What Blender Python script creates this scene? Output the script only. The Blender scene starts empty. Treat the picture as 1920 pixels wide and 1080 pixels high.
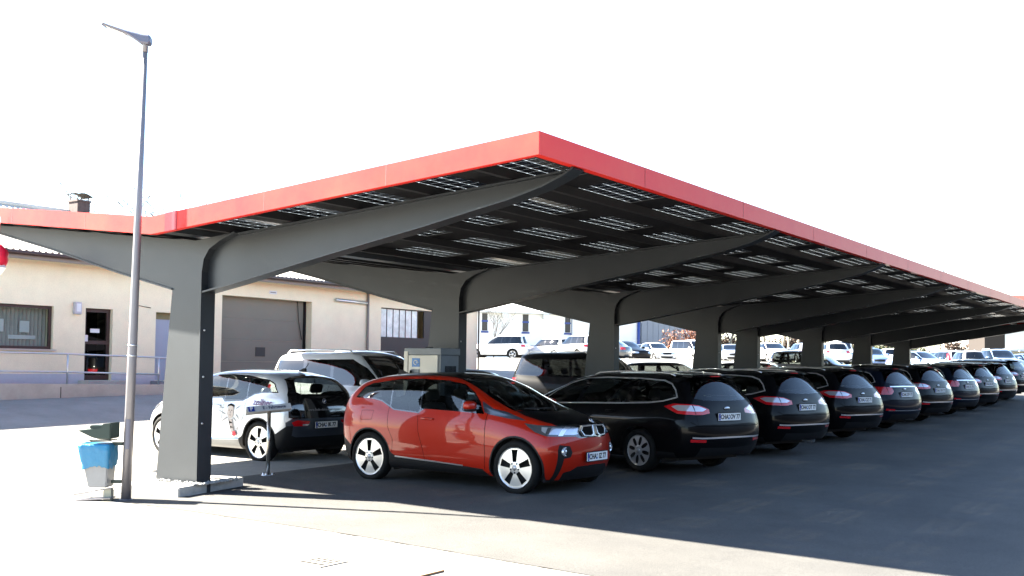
import bpy, bmesh, math, random
import numpy as np
from mathutils import Vector, Matrix

# ---------------------------------------------------------------- camera, sky, sun, exposure
scene = bpy.context.scene
COL = scene.collection
PI = math.pi
cam_d = bpy.data.cameras.new('camera')
cam = bpy.data.objects.new('camera', cam_d)
COL.objects.link(cam)
RT = Vector((0.81850202, 0.57436379, 0.0126756)).normalized()
UP = Vector((0.01243796, -0.03977458, 0.99913126)).normalized()
FW = Vector((-0.57436899, 0.8176333, 0.03969948)).normalized()
UP = RT.cross(FW).normalized()
cam.matrix_world = Matrix(((RT.x, UP.x, -FW.x, 10.969), (RT.y, UP.y, -FW.y, -8.8287), (RT.z, UP.z, -FW.z, 1.687), (0, 0, 0, 1)))
cam_d.sensor_width = 36.0
cam_d.lens = 1944.42 * 36 / 1920
cam_d.shift_y = 69.3 / 1920
cam_d.clip_start = 0.1
cam_d.clip_end = 3000
scene.camera = cam

SUN_EL, SUN_AZ = math.radians(38.5), math.radians(22.0)     # light travels towards +X, a little towards +Y
sdir = Vector((math.cos(SUN_EL) * math.cos(SUN_AZ), math.cos(SUN_EL) * math.sin(SUN_AZ), -math.sin(SUN_EL)))
sun_d = bpy.data.lights.new('sun', 'SUN')
sun_d.energy = 5.0
sun_d.angle = math.radians(0.9)
sun_d.color = (1.0, 0.93, 0.80)
sun = bpy.data.objects.new('sun', sun_d)
COL.objects.link(sun)
sun.rotation_mode = 'QUATERNION'
sun.rotation_quaternion = sdir.to_track_quat('-Z', 'Y')

world = bpy.data.worlds.new('World')
scene.world = world
world.use_nodes = True
wn = world.node_tree.nodes
bg = wn['Background']
sky = wn.new('ShaderNodeTexSky')
sky.sky_type = 'NISHITA'
sky.sun_disc = False
sky.sun_elevation = SUN_EL
sky.sun_rotation = math.atan2(-sdir.x, -sdir.y)
sky.dust_density = 0.4
sky.air_density = 1.0
world.node_tree.links.new(sky.outputs[0], bg.inputs[0])
bg.inputs[1].default_value = 0.05

scene.view_settings.view_transform = 'Standard'
scene.view_settings.look = 'None'
scene.view_settings.exposure = 3.65
scene.view_settings.gamma = 1.0
scene.render.engine = 'CYCLES'
scene.cycles.use_denoising = True
scene.cycles.max_bounces = 8
scene.cycles.transparent_max_bounces = 24
scene.cycles.caustics_reflective = False
scene.cycles.caustics_refractive = False
scene.render.film_transparent = False

rnd = random.Random(7)

# ---------------------------------------------------------------- materials
MATS = {}
def mat(name, col, rough=0.5, metal=0.0, spec=0.5, coat=0.0, var=0.0, vscale=6.0, bump=0.0, bscale=60.0, col2=None, cscale=2.0, coord='Object', inner=None, grain=0.0, gscale=90.0, blotch=0.0):
    m = bpy.data.materials.new(name)
    m.use_nodes = True
    nt = m.node_tree
    N, L = nt.nodes, nt.links
    b = N['Principled BSDF']
    b.inputs['Base Color'].default_value = (*col, 1)
    b.inputs['Roughness'].default_value = rough
    b.inputs['Metallic'].default_value = metal
    b.inputs['Specular IOR Level'].default_value = spec
    b.inputs['Coat Weight'].default_value = coat
    b.inputs['Coat Roughness'].default_value = 0.03
    if var or bump or col2:
        tc = N.new('ShaderNodeTexCoord')
    if var or col2:
        n = N.new('ShaderNodeTexNoise'); n.inputs['Scale'].default_value = vscale; n.inputs['Detail'].default_value = 8; n.inputs['Roughness'].default_value = 0.65
        L.new(tc.outputs[coord], n.inputs['Vector'])
        mx = N.new('ShaderNodeMix'); mx.data_type = 'RGBA'
        c2 = col2 if col2 else tuple(max(0, c * (1 - var)) for c in col)
        c1 = col if col2 else tuple(c * (1 + var) for c in col)
        mx.inputs[6].default_value = (*c1, 1); mx.inputs[7].default_value = (*c2, 1)
        rp = N.new('ShaderNodeValToRGB'); rp.color_ramp.elements[0].position = 0.32; rp.color_ramp.elements[1].position = 0.68
        L.new(n.outputs['Fac'], rp.inputs[0]); L.new(rp.outputs[0], mx.inputs[0])
        out = mx.outputs[2]
        for amt, sc, det in ((grain, gscale, 2), (blotch, 0.35, 6)):
            if not amt: continue
            g1 = N.new('ShaderNodeTexNoise'); g1.inputs['Scale'].default_value = sc; g1.inputs['Detail'].default_value = det; g1.inputs['Roughness'].default_value = 0.75
            mr = N.new('ShaderNodeMapRange'); mr.inputs[1].default_value = 0.3; mr.inputs[2].default_value = 0.7; mr.inputs[3].default_value = 1 - amt; mr.inputs[4].default_value = 1 + amt
            vm = N.new('ShaderNodeVectorMath'); vm.operation = 'SCALE'
            L.new(tc.outputs[coord], g1.inputs['Vector']); L.new(g1.outputs['Fac'], mr.inputs[0]); L.new(out, vm.inputs[0]); L.new(mr.outputs[0], vm.inputs['Scale'])
            out = vm.outputs[0]
        L.new(out, b.inputs['Base Color'])
    if bump:
        n2 = N.new('ShaderNodeTexNoise'); n2.inputs['Scale'].default_value = bscale; n2.inputs['Detail'].default_value = 4
        L.new(tc.outputs[coord], n2.inputs['Vector'])
        bp = N.new('ShaderNodeBump'); bp.inputs['Strength'].default_value = bump; bp.inputs['Distance'].default_value = 0.02
        L.new(n2.outputs['Fac'], bp.inputs['Height']); L.new(bp.outputs[0], b.inputs['Normal'])
    if inner:      # the inner side of a bodyshell is dark trim
        ge = N.new('ShaderNodeNewGeometry'); d = N.new('ShaderNodeBsdfDiffuse'); d.inputs[0].default_value = (*inner, 1)
        ms = N.new('ShaderNodeMixShader'); L.new(ge.outputs['Backfacing'], ms.inputs[0])
        L.new(b.outputs[0], ms.inputs[1]); L.new(d.outputs[0], ms.inputs[2])
        L.new(ms.outputs[0], N['Material Output'].inputs[0])
    MATS[name] = m
    return m

def glass_mat(name, tint=0.5, extra=0.04):
    m = bpy.data.materials.new(name); m.use_nodes = True
    N, L = m.node_tree.nodes, m.node_tree.links
    N.remove(N['Principled BSDF'])
    t = N.new('ShaderNodeBsdfTransparent'); t.inputs[0].default_value = (tint * 0.93, tint, tint * 0.97, 1)
    gl = N.new('ShaderNodeBsdfGlossy'); gl.inputs['Roughness'].default_value = 0.01; gl.inputs['Color'].default_value = (0.95, 0.98, 1, 1)
    fr = N.new('ShaderNodeFresnel')
    ge = N.new('ShaderNodeNewGeometry'); io = N.new('ShaderNodeMath'); io.operation = 'MULTIPLY_ADD'      # a thin pane reflects alike from both faces
    io.inputs[1].default_value = 1 / 1.5 - 1.5; io.inputs[2].default_value = 1.5
    L.new(ge.outputs['Backfacing'], io.inputs[0]); L.new(io.outputs[0], fr.inputs[0])
    ad = N.new('ShaderNodeMath'); ad.operation = 'ADD'; ad.use_clamp = True; ad.inputs[1].default_value = extra
    ms = N.new('ShaderNodeMixShader')
    L.new(fr.outputs[0], ad.inputs[0]); L.new(ad.outputs[0], ms.inputs[0]); L.new(t.outputs[0], ms.inputs[1]); L.new(gl.outputs[0], ms.inputs[2])
    L.new(ms.outputs[0], N['Material Output'].inputs[0])
    MATS[name] = m
    return m

DARK = (0.012, 0.012, 0.013)
mat('red_paint', (0.31, 0.011, 0.002), 0.35, 0.1, spec=0.15, coat=0.6, inner=DARK)
mat('white_paint', (0.62, 0.63, 0.64), 0.35, 0.0, coat=1.0, inner=DARK)
mat('silver_white_paint', (0.55, 0.57, 0.60), 0.3, 0.3, coat=1.0, inner=DARK)
mat('black_paint', (0.0025, 0.0025, 0.003), 0.3, 0.0, spec=0.06, coat=0.22, inner=DARK)
mat('soft_black_paint', (0.0025, 0.0025, 0.003), 0.4, 0.0, spec=0.06, coat=0.12, inner=DARK)
mat('dark_blue_paint', (0.004, 0.006, 0.012), 0.3, 0.0, spec=0.06, coat=0.24, inner=DARK)
mat('grey_paint', (0.09, 0.095, 0.10), 0.3, 0.5, coat=1.0, inner=DARK)
mat('silver_paint', (0.38, 0.40, 0.43), 0.3, 0.6, coat=1.0, inner=DARK)
mat('blue_paint', (0.10, 0.17, 0.32), 0.3, 0.4, coat=1.0, inner=DARK)
mat('pale_blue_paint', (0.24, 0.33, 0.45), 0.3, 0.4, coat=1.0, inner=DARK)
mat('slate_trim', (0.045, 0.055, 0.075), 0.3, 0.5, coat=0.6)
mat('black_plastic', (0.005, 0.005, 0.006), 0.6, spec=0.25)
mat('black_gloss', (0.003, 0.003, 0.0035), 0.08, coat=1.0)
mat('gap', (0.002, 0.002, 0.002), 0.9, spec=0.1)
mat('chrome', (0.80, 0.80, 0.82), 0.28, 0.85)
mat('satin_silver', (0.55, 0.56, 0.58), 0.32, 0.9)
mat('alloy', (0.60, 0.60, 0.60), 0.30, 0.75, var=0.05, vscale=9)
mat('dull_alloy', (0.42, 0.42, 0.43), 0.40, 0.6)
mat('rubber', (0.006, 0.006, 0.006), 0.8, spec=0.2, var=0.25, vscale=14, bump=0.15, bscale=90)
mat('tail_red', (0.45, 0.006, 0.010), 0.15, coat=1.0)
mat('tail_clear', (0.55, 0.53, 0.56), 0.12, 0.55, coat=1.0)
mat('lamp_clear', (0.50, 0.54, 0.60), 0.12, 0.6, coat=1.0)
mat('lamp_dark', (0.07, 0.073, 0.08), 0.12, 0.3, coat=1.0)
mat('plate_white', (0.72, 0.72, 0.70), 0.4)
mat('plate_blue', (0.006, 0.03, 0.24), 0.4)
mat('plate_ink', (0.008, 0.008, 0.010), 0.5)
mat('cabin', (0.016, 0.016, 0.018), 0.8)
mat('seat_cloth', (0.035, 0.034, 0.034), 0.85)
mat('emblem_blue', (0.01, 0.05, 0.22), 0.2, coat=1.0)
mat('decal_purple', (0.10, 0.035, 0.13), 0.5)
mat('decal_grey', (0.22, 0.21, 0.22), 0.5)
mat('decal_skin', (0.42, 0.36, 0.33), 0.5)
mat('decal_red', (0.50, 0.02, 0.04), 0.5)
mat('decal_blue', (0.03, 0.16, 0.42), 0.4)
mat('decal_white', (0.50, 0.50, 0.50), 0.5)
glass_mat('car_glass', 0.40, 0.0)
glass_mat('dark_glass', 0.10, 0.02)
glass_mat('clear_glass', 0.36, 0.01)
_n = MATS['clear_glass'].node_tree           # structured solar glass: part of the light is scattered
_tl = _n.nodes.new('ShaderNodeBsdfTranslucent'); _tl.inputs[0].default_value = (0.70, 0.74, 0.78, 1)
_mx = _n.nodes.new('ShaderNodeMixShader'); _mx.inputs[0].default_value = 0.16
_src = _n.nodes['Material Output'].inputs[0].links[0].from_socket
_n.links.new(_src, _mx.inputs[1]); _n.links.new(_tl.outputs[0], _mx.inputs[2]); _n.links.new(_mx.outputs[0], _n.nodes['Material Output'].inputs[0])
glass_mat('house_glass', 0.80, 0.06)

# ---------------------------------------------------------------- mesh helpers
def tag(o, label=None, cat=None, group=None, kind=None):
    if label: o['label'] = label
    if cat: o['category'] = cat
    if group: o['group'] = group
    if kind: o['kind'] = kind
    return o

def empty(name, loc=(0, 0, 0), rz=0.0, label=None, cat=None, group=None):
    o = bpy.data.objects.new(name, None)
    o.empty_display_size = 0.2
    COL.objects.link(o)
    o.location = loc; o.rotation_euler = (0, 0, rz)
    return tag(o, label, cat, group)

def link(name, bm, mats, parent=None, smooth=False, recalc=True):
    if recalc:
        bmesh.ops.recalc_face_normals(bm, faces=bm.faces[:])
    if smooth:
        for f in bm.faces: f.smooth = True
    me = bpy.data.meshes.new(name)
    bm.to_mesh(me); bm.free()
    for m in (mats if isinstance(mats, (list, tuple)) else [mats]):
        me.materials.append(MATS[m])
    o = bpy.data.objects.new(name, me)
    COL.objects.link(o)
    if parent is not None: o.parent = parent
    return o

def dup(root, loc=None, rz=None):
    r = root.copy(); COL.objects.link(r)
    if loc is not None: r.location = loc
    if rz is not None: r.rotation_euler = (0, 0, rz)
    for ch in list(root.children):
        c = ch.copy(); COL.objects.link(c); c.parent = r
        for g2 in list(ch.children):
            d = g2.copy(); COL.objects.link(d); d.parent = c
    return r

def face(bm, pts, mi=0):
    vs = [bm.verts.new(p) for p in pts]
    f = bm.faces.new(vs); f.material_index = mi
    return f

def box(bm, lo, hi, mi=0, bevel=0.0, M=None):
    x0, y0, z0 = lo; x1, y1, z1 = hi
    P = [(x0, y0, z0), (x1, y0, z0), (x1, y1, z0), (x0, y1, z0), (x0, y0, z1), (x1, y0, z1), (x1, y1, z1), (x0, y1, z1)]
    v = [bm.verts.new(M @ Vector(p) if M is not None else p) for p in P]
    fs = []
    for q in ((0, 3, 2, 1), (4, 5, 6, 7), (0, 1, 5, 4), (1, 2, 6, 5), (2, 3, 7, 6), (3, 0, 4, 7)):
        f = bm.faces.new([v[i] for i in q]); f.material_index = mi; fs.append(f)
    if bevel:
        es = list({e for f in fs for e in f.edges})
        r = bmesh.ops.bevel(bm, geom=es, offset=bevel, segments=2, profile=0.5, affect='EDGES', material=mi)
    return fs

def tube(bm, pts, rad, n=8, mi=0, caps=True):
    pts = [Vector(p) for p in pts]
    rads = rad if isinstance(rad, (list, tuple)) else [rad] * len(pts)
    rings = []
    up = Vector((0, 0, 1))
    d0 = (pts[1] - pts[0]).normalized()
    if abs(d0.dot(up)) > 0.9: up = Vector((1, 0, 0))
    a = d0.cross(up).normalized()
    for i, p in enumerate(pts):
        d = (pts[min(i + 1, len(pts) - 1)] - pts[max(i - 1, 0)]).normalized()
        a = (a - d * a.dot(d)).normalized()
        b = d.cross(a)
        rings.append([bm.verts.new(p + (a * math.cos(2 * PI * k / n) + b * math.sin(2 * PI * k / n)) * rads[i]) for k in range(n)])
    for r0, r1 in zip(rings, rings[1:]):
        for k in range(n):
            f = bm.faces.new((r0[k], r0[(k + 1) % n], r1[(k + 1) % n], r1[k])); f.material_index = mi; f.smooth = True
    if caps and n > 2:
        for r in (rings[0][::-1], rings[-1]):
            f = bm.faces.new(r); f.material_index = mi
    return rings

def lathe(bm, prof, n=32, axis='y', c=(0, 0, 0), mi=0, close=False):
    """prof: list of (radius, along-axis)"""
    rings = []
    for r, h in prof:
        ring = []
        for k in range(n):
            t = 2 * PI * k / n
            if axis == 'y': p = (c[0] + r * math.cos(t), c[1] + h, c[2] + r * math.sin(t))
            elif axis == 'z': p = (c[0] + r * math.cos(t), c[1] + r * math.sin(t), c[2] + h)
            else: p = (c[0] + h, c[1] + r * math.cos(t), c[2] + r * math.sin(t))
            ring.append(bm.verts.new(p))
        rings.append(ring)
    pairs = list(zip(rings, rings[1:]))
    if close: pairs.append((rings[-1], rings[0]))
    for r0, r1 in pairs:
        for k in range(n):
            f = bm.faces.new((r0[k], r0[(k + 1) % n], r1[(k + 1) % n], r1[k])); f.material_index = mi; f.smooth = True
    return rings

def prism(bm, poly, y0, y1, mi=0, plane='xz'):
    """extrude a 2-D outline between two offsets of the third axis"""
    def P(a, b, c):
        return {'xz': (a, c, b), 'yz': (c, a, b), 'xy': (a, b, c)}[plane]
    A = [bm.verts.new(P(a, b, y0)) for a, b in poly]
    B = [bm.verts.new(P(a, b, y1)) for a, b in poly]
    n = len(poly)
    fs = [bm.faces.new(A), bm.faces.new(B[::-1])]
    for i in range(n):
        fs.append(bm.faces.new((A[i], B[i], B[(i + 1) % n], A[(i + 1) % n])))
    for f in fs: f.material_index = mi
    return fs

_fonts = {}
def text_mesh(s, size, M, extrude=0.001, mi=0, bm=None, bold=0.0, align='CENTER', shear=0.0, sx=1.0, spacing=1.0):
    cu = bpy.data.curves.new('lettering', 'FONT')
    cu.body = s; cu.size = size; cu.align_x = align; cu.align_y = 'CENTER'; cu.extrude = extrude; cu.offset = bold; cu.shear = shear
    cu.space_character = spacing; cu.resolution_u = 3
    o = bpy.data.objects.new('lettering', cu)
    COL.objects.link(o)
    bpy.context.view_layer.update()
    me = o.evaluated_get(bpy.context.evaluated_depsgraph_get()).to_mesh()
    out = bm or bmesh.new()
    vm = [out.verts.new(M @ Vector((v.co.x * sx, v.co.y, v.co.z))) for v in me.vertices]
    for p in me.polygons:
        try:
            f = out.faces.new([vm[i] for i in p.vertices]); f.material_index = mi
        except ValueError:
            pass
    o.to_mesh_clear()
    bpy.data.objects.remove(o); bpy.data.curves.remove(cu)
    return out

def frame_m(origin, xdir, ydir):
    x = Vector(xdir).normalized(); y = Vector(ydir); y = (y - x * y.dot(x)).normalized(); z = x.cross(y)
    return Matrix(((x.x, y.x, z.x, origin[0]), (x.y, y.y, z.y, origin[1]), (x.z, y.z, z.z, origin[2]), (0, 0, 0, 1)))

def sm(a, b, x):
    t = min(max((x - a) / (b - a), 0), 1)
    return t * t * (3 - 2 * t)

def gz(x, y):
    """height of the ground"""
    u = -(x - 10.97) * 0.575 + (y + 8.83) * 0.818
    return (0.016 * min(max(y - 1, 0), 40) + 0.68 * sm(-6.5, -14, x) - 0.02 * (min(max(x, 3.5), 13) - 3.5) + 0.85 * sm(36, 56, u))

# ---------------------------------------------------------------- vehicles: a spline-lofted half shell, cut along projected outlines
def crom(P, nu, ends=None):
    """P: (n,d) control points -> Catmull-Rom samples, nu per span; ends = ghost points"""
    P = np.asarray(P, float)
    n = len(P)
    g0 = ends[0] if ends and ends[0] is not None else 2 * P[0] - P[1]
    g1 = ends[1] if ends and ends[1] is not None else 2 * P[-1] - P[-2]
    Q = np.vstack([g0, P, g1])
    t = [0.0]
    for i in range(1, len(Q)):
        t.append(t[-1] + max(np.linalg.norm(Q[i] - Q[i - 1]) ** 0.75, 1e-4))
    T = []
    for i in range(1, n + 1):
        a = (Q[i] - Q[i - 1]) / (t[i] - t[i - 1]); b = (Q[i + 1] - Q[i]) / (t[i + 1] - t[i])
        w = (t[i] - t[i - 1]) / (t[i + 1] - t[i - 1])
        T.append(a * (1 - w) + b * w)
    out = []
    for i in range(n - 1):
        h = t[i + 2] - t[i + 1]
        for k in range(nu):
            s = k / nu
            out.append((2 * s**3 - 3 * s**2 + 1) * P[i] + (s**3 - 2 * s**2 + s) * h * T[i] + (-2 * s**3 + 3 * s**2) * P[i + 1] + (s**3 - s**2) * h * T[i + 1])
    out.append(P[-1])
    return np.array(out)

def interp(tab, z):
    return float(np.interp(z, [a for a, b in tab], [b for a, b in tab]))

def stn(x, w, zb, zbelt, yb, zr, yr, zc, bul=0.02, rock=0.90):
    h = zbelt - zb
    pts = [(w * rock, zb), (w * (rock + 0.065), zb + 0.06), (w * 0.985, zb + 0.34 * h), (w, zb + 0.60 * h), (w * 0.5 + yb * 0.5 + 0.010, zb + 0.86 * h), (yb, zbelt),
           ((yb + yr) / 2 + bul, (zbelt + zr) / 2), (yr, zr), (yr * 0.72, zr + 0.60 * (zc - zr)), (yr * 0.37, zr + 0.90 * (zc - zr)), (0.0, zc)]
    return [((interp(x, z) if isinstance(x, list) else x), y, z) for y, z in pts]

def end(pts):
    return [(x, 0.0, z) for x, z in pts]

def endm(st, prof):
    """centre line of the nose or tail at the heights of the neighbouring section"""
    return [(interp(prof, z), 0.0, z + .012 * (i / 10)) for i, (x, y, z) in enumerate(st)]

class Shell:
    def __init__(s, stations, nu=5, nv=3):
        P = np.array(stations)                     # (S,K,3)
        S, K, _ = P.shape
        flip = np.array([1, -1, 1.0])
        G = [crom(P[:, k], nu, ends=(P[1, k] * flip, P[-2, k] * flip)) for k in range(K)]
        G = np.stack(G, 1)                         # (U,K,3)
        R = [crom(G[i], nv, ends=(None, G[i, -2] * flip)) for i in range(len(G))]
        R = np.stack(R, 0)                         # (U,V,3)
        R[:, :, 1] = np.maximum(R[:, :, 1], 0)
        R[0, :, 1] = 0; R[-1, :, 1] = 0; R[:, -1, 1] = 0
        U, V, _ = R.shape
        ext = np.concatenate([R[1:2] * flip, R, R[-2:-1] * flip], 0)
        du = ext[2:] - ext[:-2]
        e2 = np.concatenate([2 * R[:, :1] - R[:, 1:2], R, R[:, -2:-1] * flip], 1)
        dv = e2[:, 2:] - e2[:, :-2]
        n = np.cross(dv, du)
        n = n / np.maximum(np.linalg.norm(n, axis=2, keepdims=True), 1e-9)
        for _ in range(6):
            m = n.copy()
            m[0] += .5 * (n[1] + n[1] * flip); m[-1] += .5 * (n[-2] + n[-2] * flip); m[:, -1] += .5 * (n[:, -2] + n[:, -2] * flip)
            m[1:-1] += .5 * (n[:-2] + n[2:]); m[:, 1:-1] += .5 * (n[:, :-2] + n[:, 2:])
            n = m / np.maximum(np.linalg.norm(m, axis=2, keepdims=True), 1e-9)
        for e in (0, -1): n[e, :, 1] = 0
        n[:, -1, 1] = 0
        mid = n[U // 2, V // 4]
        if mid[1] < 0: n = -n; s.rev = True
        else: s.rev = False
        s.bm = bmesh.new()
        s.ln = s.bm.verts.layers.float_vector.new('n')
        s.lm = s.bm.faces.layers.int.new('m')
        s.lp = s.bm.faces.layers.int.new('p')
        vs = [[None] * V for _ in range(U)]
        for i in range(U):
            for j in range(V):
                v = s.bm.verts.new(R[i, j]); v[s.ln] = Vector(n[i, j]); vs[i][j] = v
        for i in range(U - 1):
            for j in range(V - 1):
                q = [vs[i][j], vs[i + 1][j], vs[i + 1][j + 1], vs[i][j + 1]]
                try:
                    f = s.bm.faces.new(q)
                except ValueError:
                    continue
                f.normal_update()
                if f.normal.dot(q[0][s.ln] + q[2][s.ln]) < 0: f.normal_flip()
        s.mats = ['paint']; s.parts = ['body']
    AX = {'xz': (0, 2, 1), 'yz': (1, 2, 0), 'xy': (0, 1, 2)}
    def cut(s, poly, ax='xz', filt=None, mat=None, part=None, only=None):
        a, b, c = s.AX[ax]
        n = len(poly)
        xs = [p[0] for p in poly]; ys = [p[1] for p in poly]
        lo = (min(xs) - .03, min(ys) - .03); hi = (max(xs) + .03, max(ys) + .03)
        cand = []
        for f in s.bm.faces:
            ce = f.calc_center_median()
            if not (lo[0] - .2 < ce[a] < hi[0] + .2 and lo[1] - .2 < ce[b] < hi[1] + .2): continue
            if filt and not filt(f.normal, ce): continue
            cand.append(f)
        cs = set(cand)
        for i in range(n):
            p, q = poly[i], poly[(i + 1) % n]
            d = (q[0] - p[0], q[1] - p[1]); L = math.hypot(*d)
            if L < 1e-6: continue
            no = [0, 0, 0]; no[a] = d[1] / L; no[b] = -d[0] / L
            co = [0, 0, 0]; co[a] = p[0]; co[b] = p[1]
            l0, h0, l1, h1 = min(p[0], q[0]), max(p[0], q[0]), min(p[1], q[1]), max(p[1], q[1])
            sel = []
            for f in cs:
                if not f.is_valid: continue
                va = [v.co[a] for v in f.verts]; vb = [v.co[b] for v in f.verts]
                if max(va) < l0 - 1e-4 or min(va) > h0 + 1e-4 or max(vb) < l1 - 1e-4 or min(vb) > h1 + 1e-4: continue
                dd = [(va[k] - p[0]) * no[a] + (vb[k] - p[1]) * no[b] for k in range(len(va))]
                if min(dd) > -1e-5 or max(dd) < 1e-5: continue
                sel.append(f)
            if not sel: continue
            geom = list({e for f in sel for e in f.edges}) + list({v for f in sel for v in f.verts}) + sel
            before = set(sel)
            r = bmesh.ops.bisect_plane(s.bm, geom=geom, dist=1e-5, plane_co=co, plane_no=no)
            for g2 in r['geom']:
                if isinstance(g2, bmesh.types.BMFace): cs.add(g2)
        def inside(x, y):
            k = False; j = n - 1
            for i in range(n):
                if (poly[i][1] > y) != (poly[j][1] > y) and x < (poly[j][0] - poly[i][0]) * (y - poly[i][1]) / (poly[j][1] - poly[i][1]) + poly[i][0]: k = not k
                j = i
            return k
        mi = pi_ = None
        if mat is not None:
            if mat not in s.mats: s.mats.append(mat)
            mi = s.mats.index(mat)
        if part is not None:
            if part not in s.parts: s.parts.append(part)
            pi_ = s.parts.index(part)
        for f in cs:
            if not f.is_valid: continue
            ce = f.calc_center_median()
            if only and f[s.lp] != s.parts.index(only): continue
            if inside(ce[a], ce[b]):
                if mat == 'DELETE':
                    f[s.lm] = s.mats.index('DELETE') if 'DELETE' in s.mats else 0
                else:
                    if mi is not None: f[s.lm] = mi
                if pi_ is not None: f[s.lp] = pi_
    def line(s, pts, w=0.008, ax='xz', filt=None, mat='gap', part=None):
        for p, q in zip(pts, pts[1:]):
            d = Vector((q[0] - p[0], q[1] - p[1])); d.normalize(); nn = Vector((-d.y, d.x)) * w / 2
            s.cut([(p[0] + nn.x, p[1] + nn.y), (q[0] + nn.x, q[1] + nn.y), (q[0] - nn.x, q[1] - nn.y), (p[0] - nn.x, p[1] - nn.y)], ax, filt, mat, part)
    def emit(s, root, matmap, split=(), names=None):
        """one object per part; parts in `split` become one per side"""
        names = names or {}
        dele = s.mats.index('DELETE') if 'DELETE' in s.mats else -1
        objs = {}
        for pi_, pn in enumerate(s.parts):
            fs = [f for f in s.bm.faces if f[s.lp] == pi_ and f[s.lm] != dele]
            if not fs: continue
            for sides in (((1,), (-1,)) if pn in split else ((1, -1),)):
                used = []
                verts = []; norms = []; faces = []; fm = []
                for sd in sides:
                    idx = {}
                    for f in fs:
                        mn = s.mats[f[s.lm]]; mn = matmap.get(mn, mn)
                        if mn not in used: used.append(mn)
                        ids = []
                        for v in f.verts:
                            if v.index not in idx:
                                idx[v.index] = len(verts)
                                verts.append((v.co.x, v.co.y * sd, v.co.z)); nn = v[s.ln]; norms.append((nn.x, nn.y * sd, nn.z))
                            ids.append(idx[v.index])
                        faces.append(ids if sd > 0 else ids[::-1]); fm.append(used.index(mn))
                nm = names.get(pn, pn)
                me = bpy.data.meshes.new(nm)
                me.from_pydata(verts, [], faces)
                for m in used: me.materials.append(MATS[m])
                me.polygons.foreach_set('material_index', fm)
                me.polygons.foreach_set('use_smooth', [True] * len(faces))
                me.update()
                me.normals_split_custom_set_from_vertices([Vector(x).normalized() if Vector(x).length > 0 else Vector((0, 0, 1)) for x in norms])
                o = bpy.data.objects.new(nm, me); COL.objects.link(o); o.parent = root
                objs.setdefault(pn, []).append(o)
        return objs

side = lambda n, c: abs(n.y) > 0.30
front = lambda n, c: n.x > 0.22
rear = lambda n, c: n.x < -0.22
topf = lambda n, c: n.z > 0.15

def circ(cx, cz, r, n=36):
    return [(cx + r * math.cos(2 * PI * k / n), cz + r * math.sin(2 * PI * k / n)) for k in range(n)]

def offset_poly(poly, d):
    n = len(poly); out = []
    area = sum(poly[i][0] * poly[(i + 1) % n][1] - poly[(i + 1) % n][0] * poly[i][1] for i in range(n))
    sg = 1 if area > 0 else -1
    for i in range(n):
        p0, p1, p2 = Vector(poly[i - 1]), Vector(poly[i]), Vector(poly[(i + 1) % n])
        d1 = (p1 - p0).normalized(); d2 = (p2 - p1).normalized()
        n1 = Vector((d1.y, -d1.x)) * sg; n2 = Vector((d2.y, -d2.x)) * sg
        b = (n1 + n2); b = b / max(b.length_squared, 0.3) * 2
        out.append((p1.x + b.x * d, p1.y + b.y * d))
    return out

def wheel(root, x, y, r, w, rim_r, style, rim_mat, sgn):
    """tyre > rim; sgn = outward side"""
    bm = bmesh.new()
    h = w / 2
    prof = [(rim_r, -h * .85), (rim_r + .02, -h), (r - .03, -h), (r - .008, -h * .82), (r, -h * .55), (r, h * .55), (r - .008, h * .82), (r - .03, h), (rim_r + .02, h), (rim_r, h * .85)]
    lathe(bm, prof, 40)
    for f in bm.faces: f.smooth = True
    ty = link('wheel', bm, 'rubber', root)
    ty.location = (x, y - sgn * h, r)
    bm = bmesh.new()
    yo = sgn * h * 0.80
    R = rim_r
    # dish behind
    lathe(bm, [(R, sgn * h * .85), (R * .97, yo - sgn * .05), (0.001, yo - sgn * .07)], 30, mi=1)
    n, w0, w1, r0, r1 = style['n'], style['w0'], style['w1'], style['r0'] * R, style['r1'] * R
    rs = [0.04, r0 * .75, r0, r0 + (r1 - r0) * .33, r0 + (r1 - r0) * .66, r1, R * .95, R]
    hgt = [0.012, .010, .006, .004, .0, -.004, -.004, .004]
    ang = 2 * PI / n
    grid = []
    for r_, hh in zip(rs, hgt):
        t = min(max((r_ - r0) / (r1 - r0), 0), 1)
        sw = (w0 + (w1 - w0) * t) / 2
        sw *= 1.0 if not style.get('tear') else (0.35 + 0.65 * math.sin(PI * (0.15 + 0.75 * t)))
        ha = min(math.asin(min(sw / r_, .95)), ang * .42)
        ring = []
        for k in range(n):
            c0 = k * ang + style.get('a0', 0.3)
            seq = [c0 - ha, c0 + ha] + [c0 + ha + (ang - 2 * ha) * q / 5 for q in range(1, 5)]
            for a in seq: ring.append(bm.verts.new((r_ * math.cos(a), yo + sgn * hh, r_ * math.sin(a))))
        grid.append(ring)
    m = n * 6
    for i in range(len(rs) - 1):
        for k in range(m):
            if k % 6 == 0 and 2 <= i <= 4: continue
            f = bm.faces.new((grid[i][k], grid[i][(k + 1) % m], grid[i + 1][(k + 1) % m], grid[i + 1][k])); f.smooth = False
    lathe(bm, [(.036, yo + sgn * .010), (.033, yo + sgn * .018), (0.001, yo + sgn * .020)], 16, mi=2)
    if style.get('nuts'):
        for k in range(5):
            a = k * 2 * PI / 5 + style.get('a0', .3) + style.get('na', 0)
            lathe(bm, [(.013, yo + sgn * .013), (.011, yo + sgn * .016), (0.001, yo + sgn * .0165)], 8, c=(.064 * math.cos(a), 0, .064 * math.sin(a)), mi=1)
    rim = link('rim', bm, [rim_mat, 'black_plastic', 'dull_alloy'], ty)
    return ty

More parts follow.
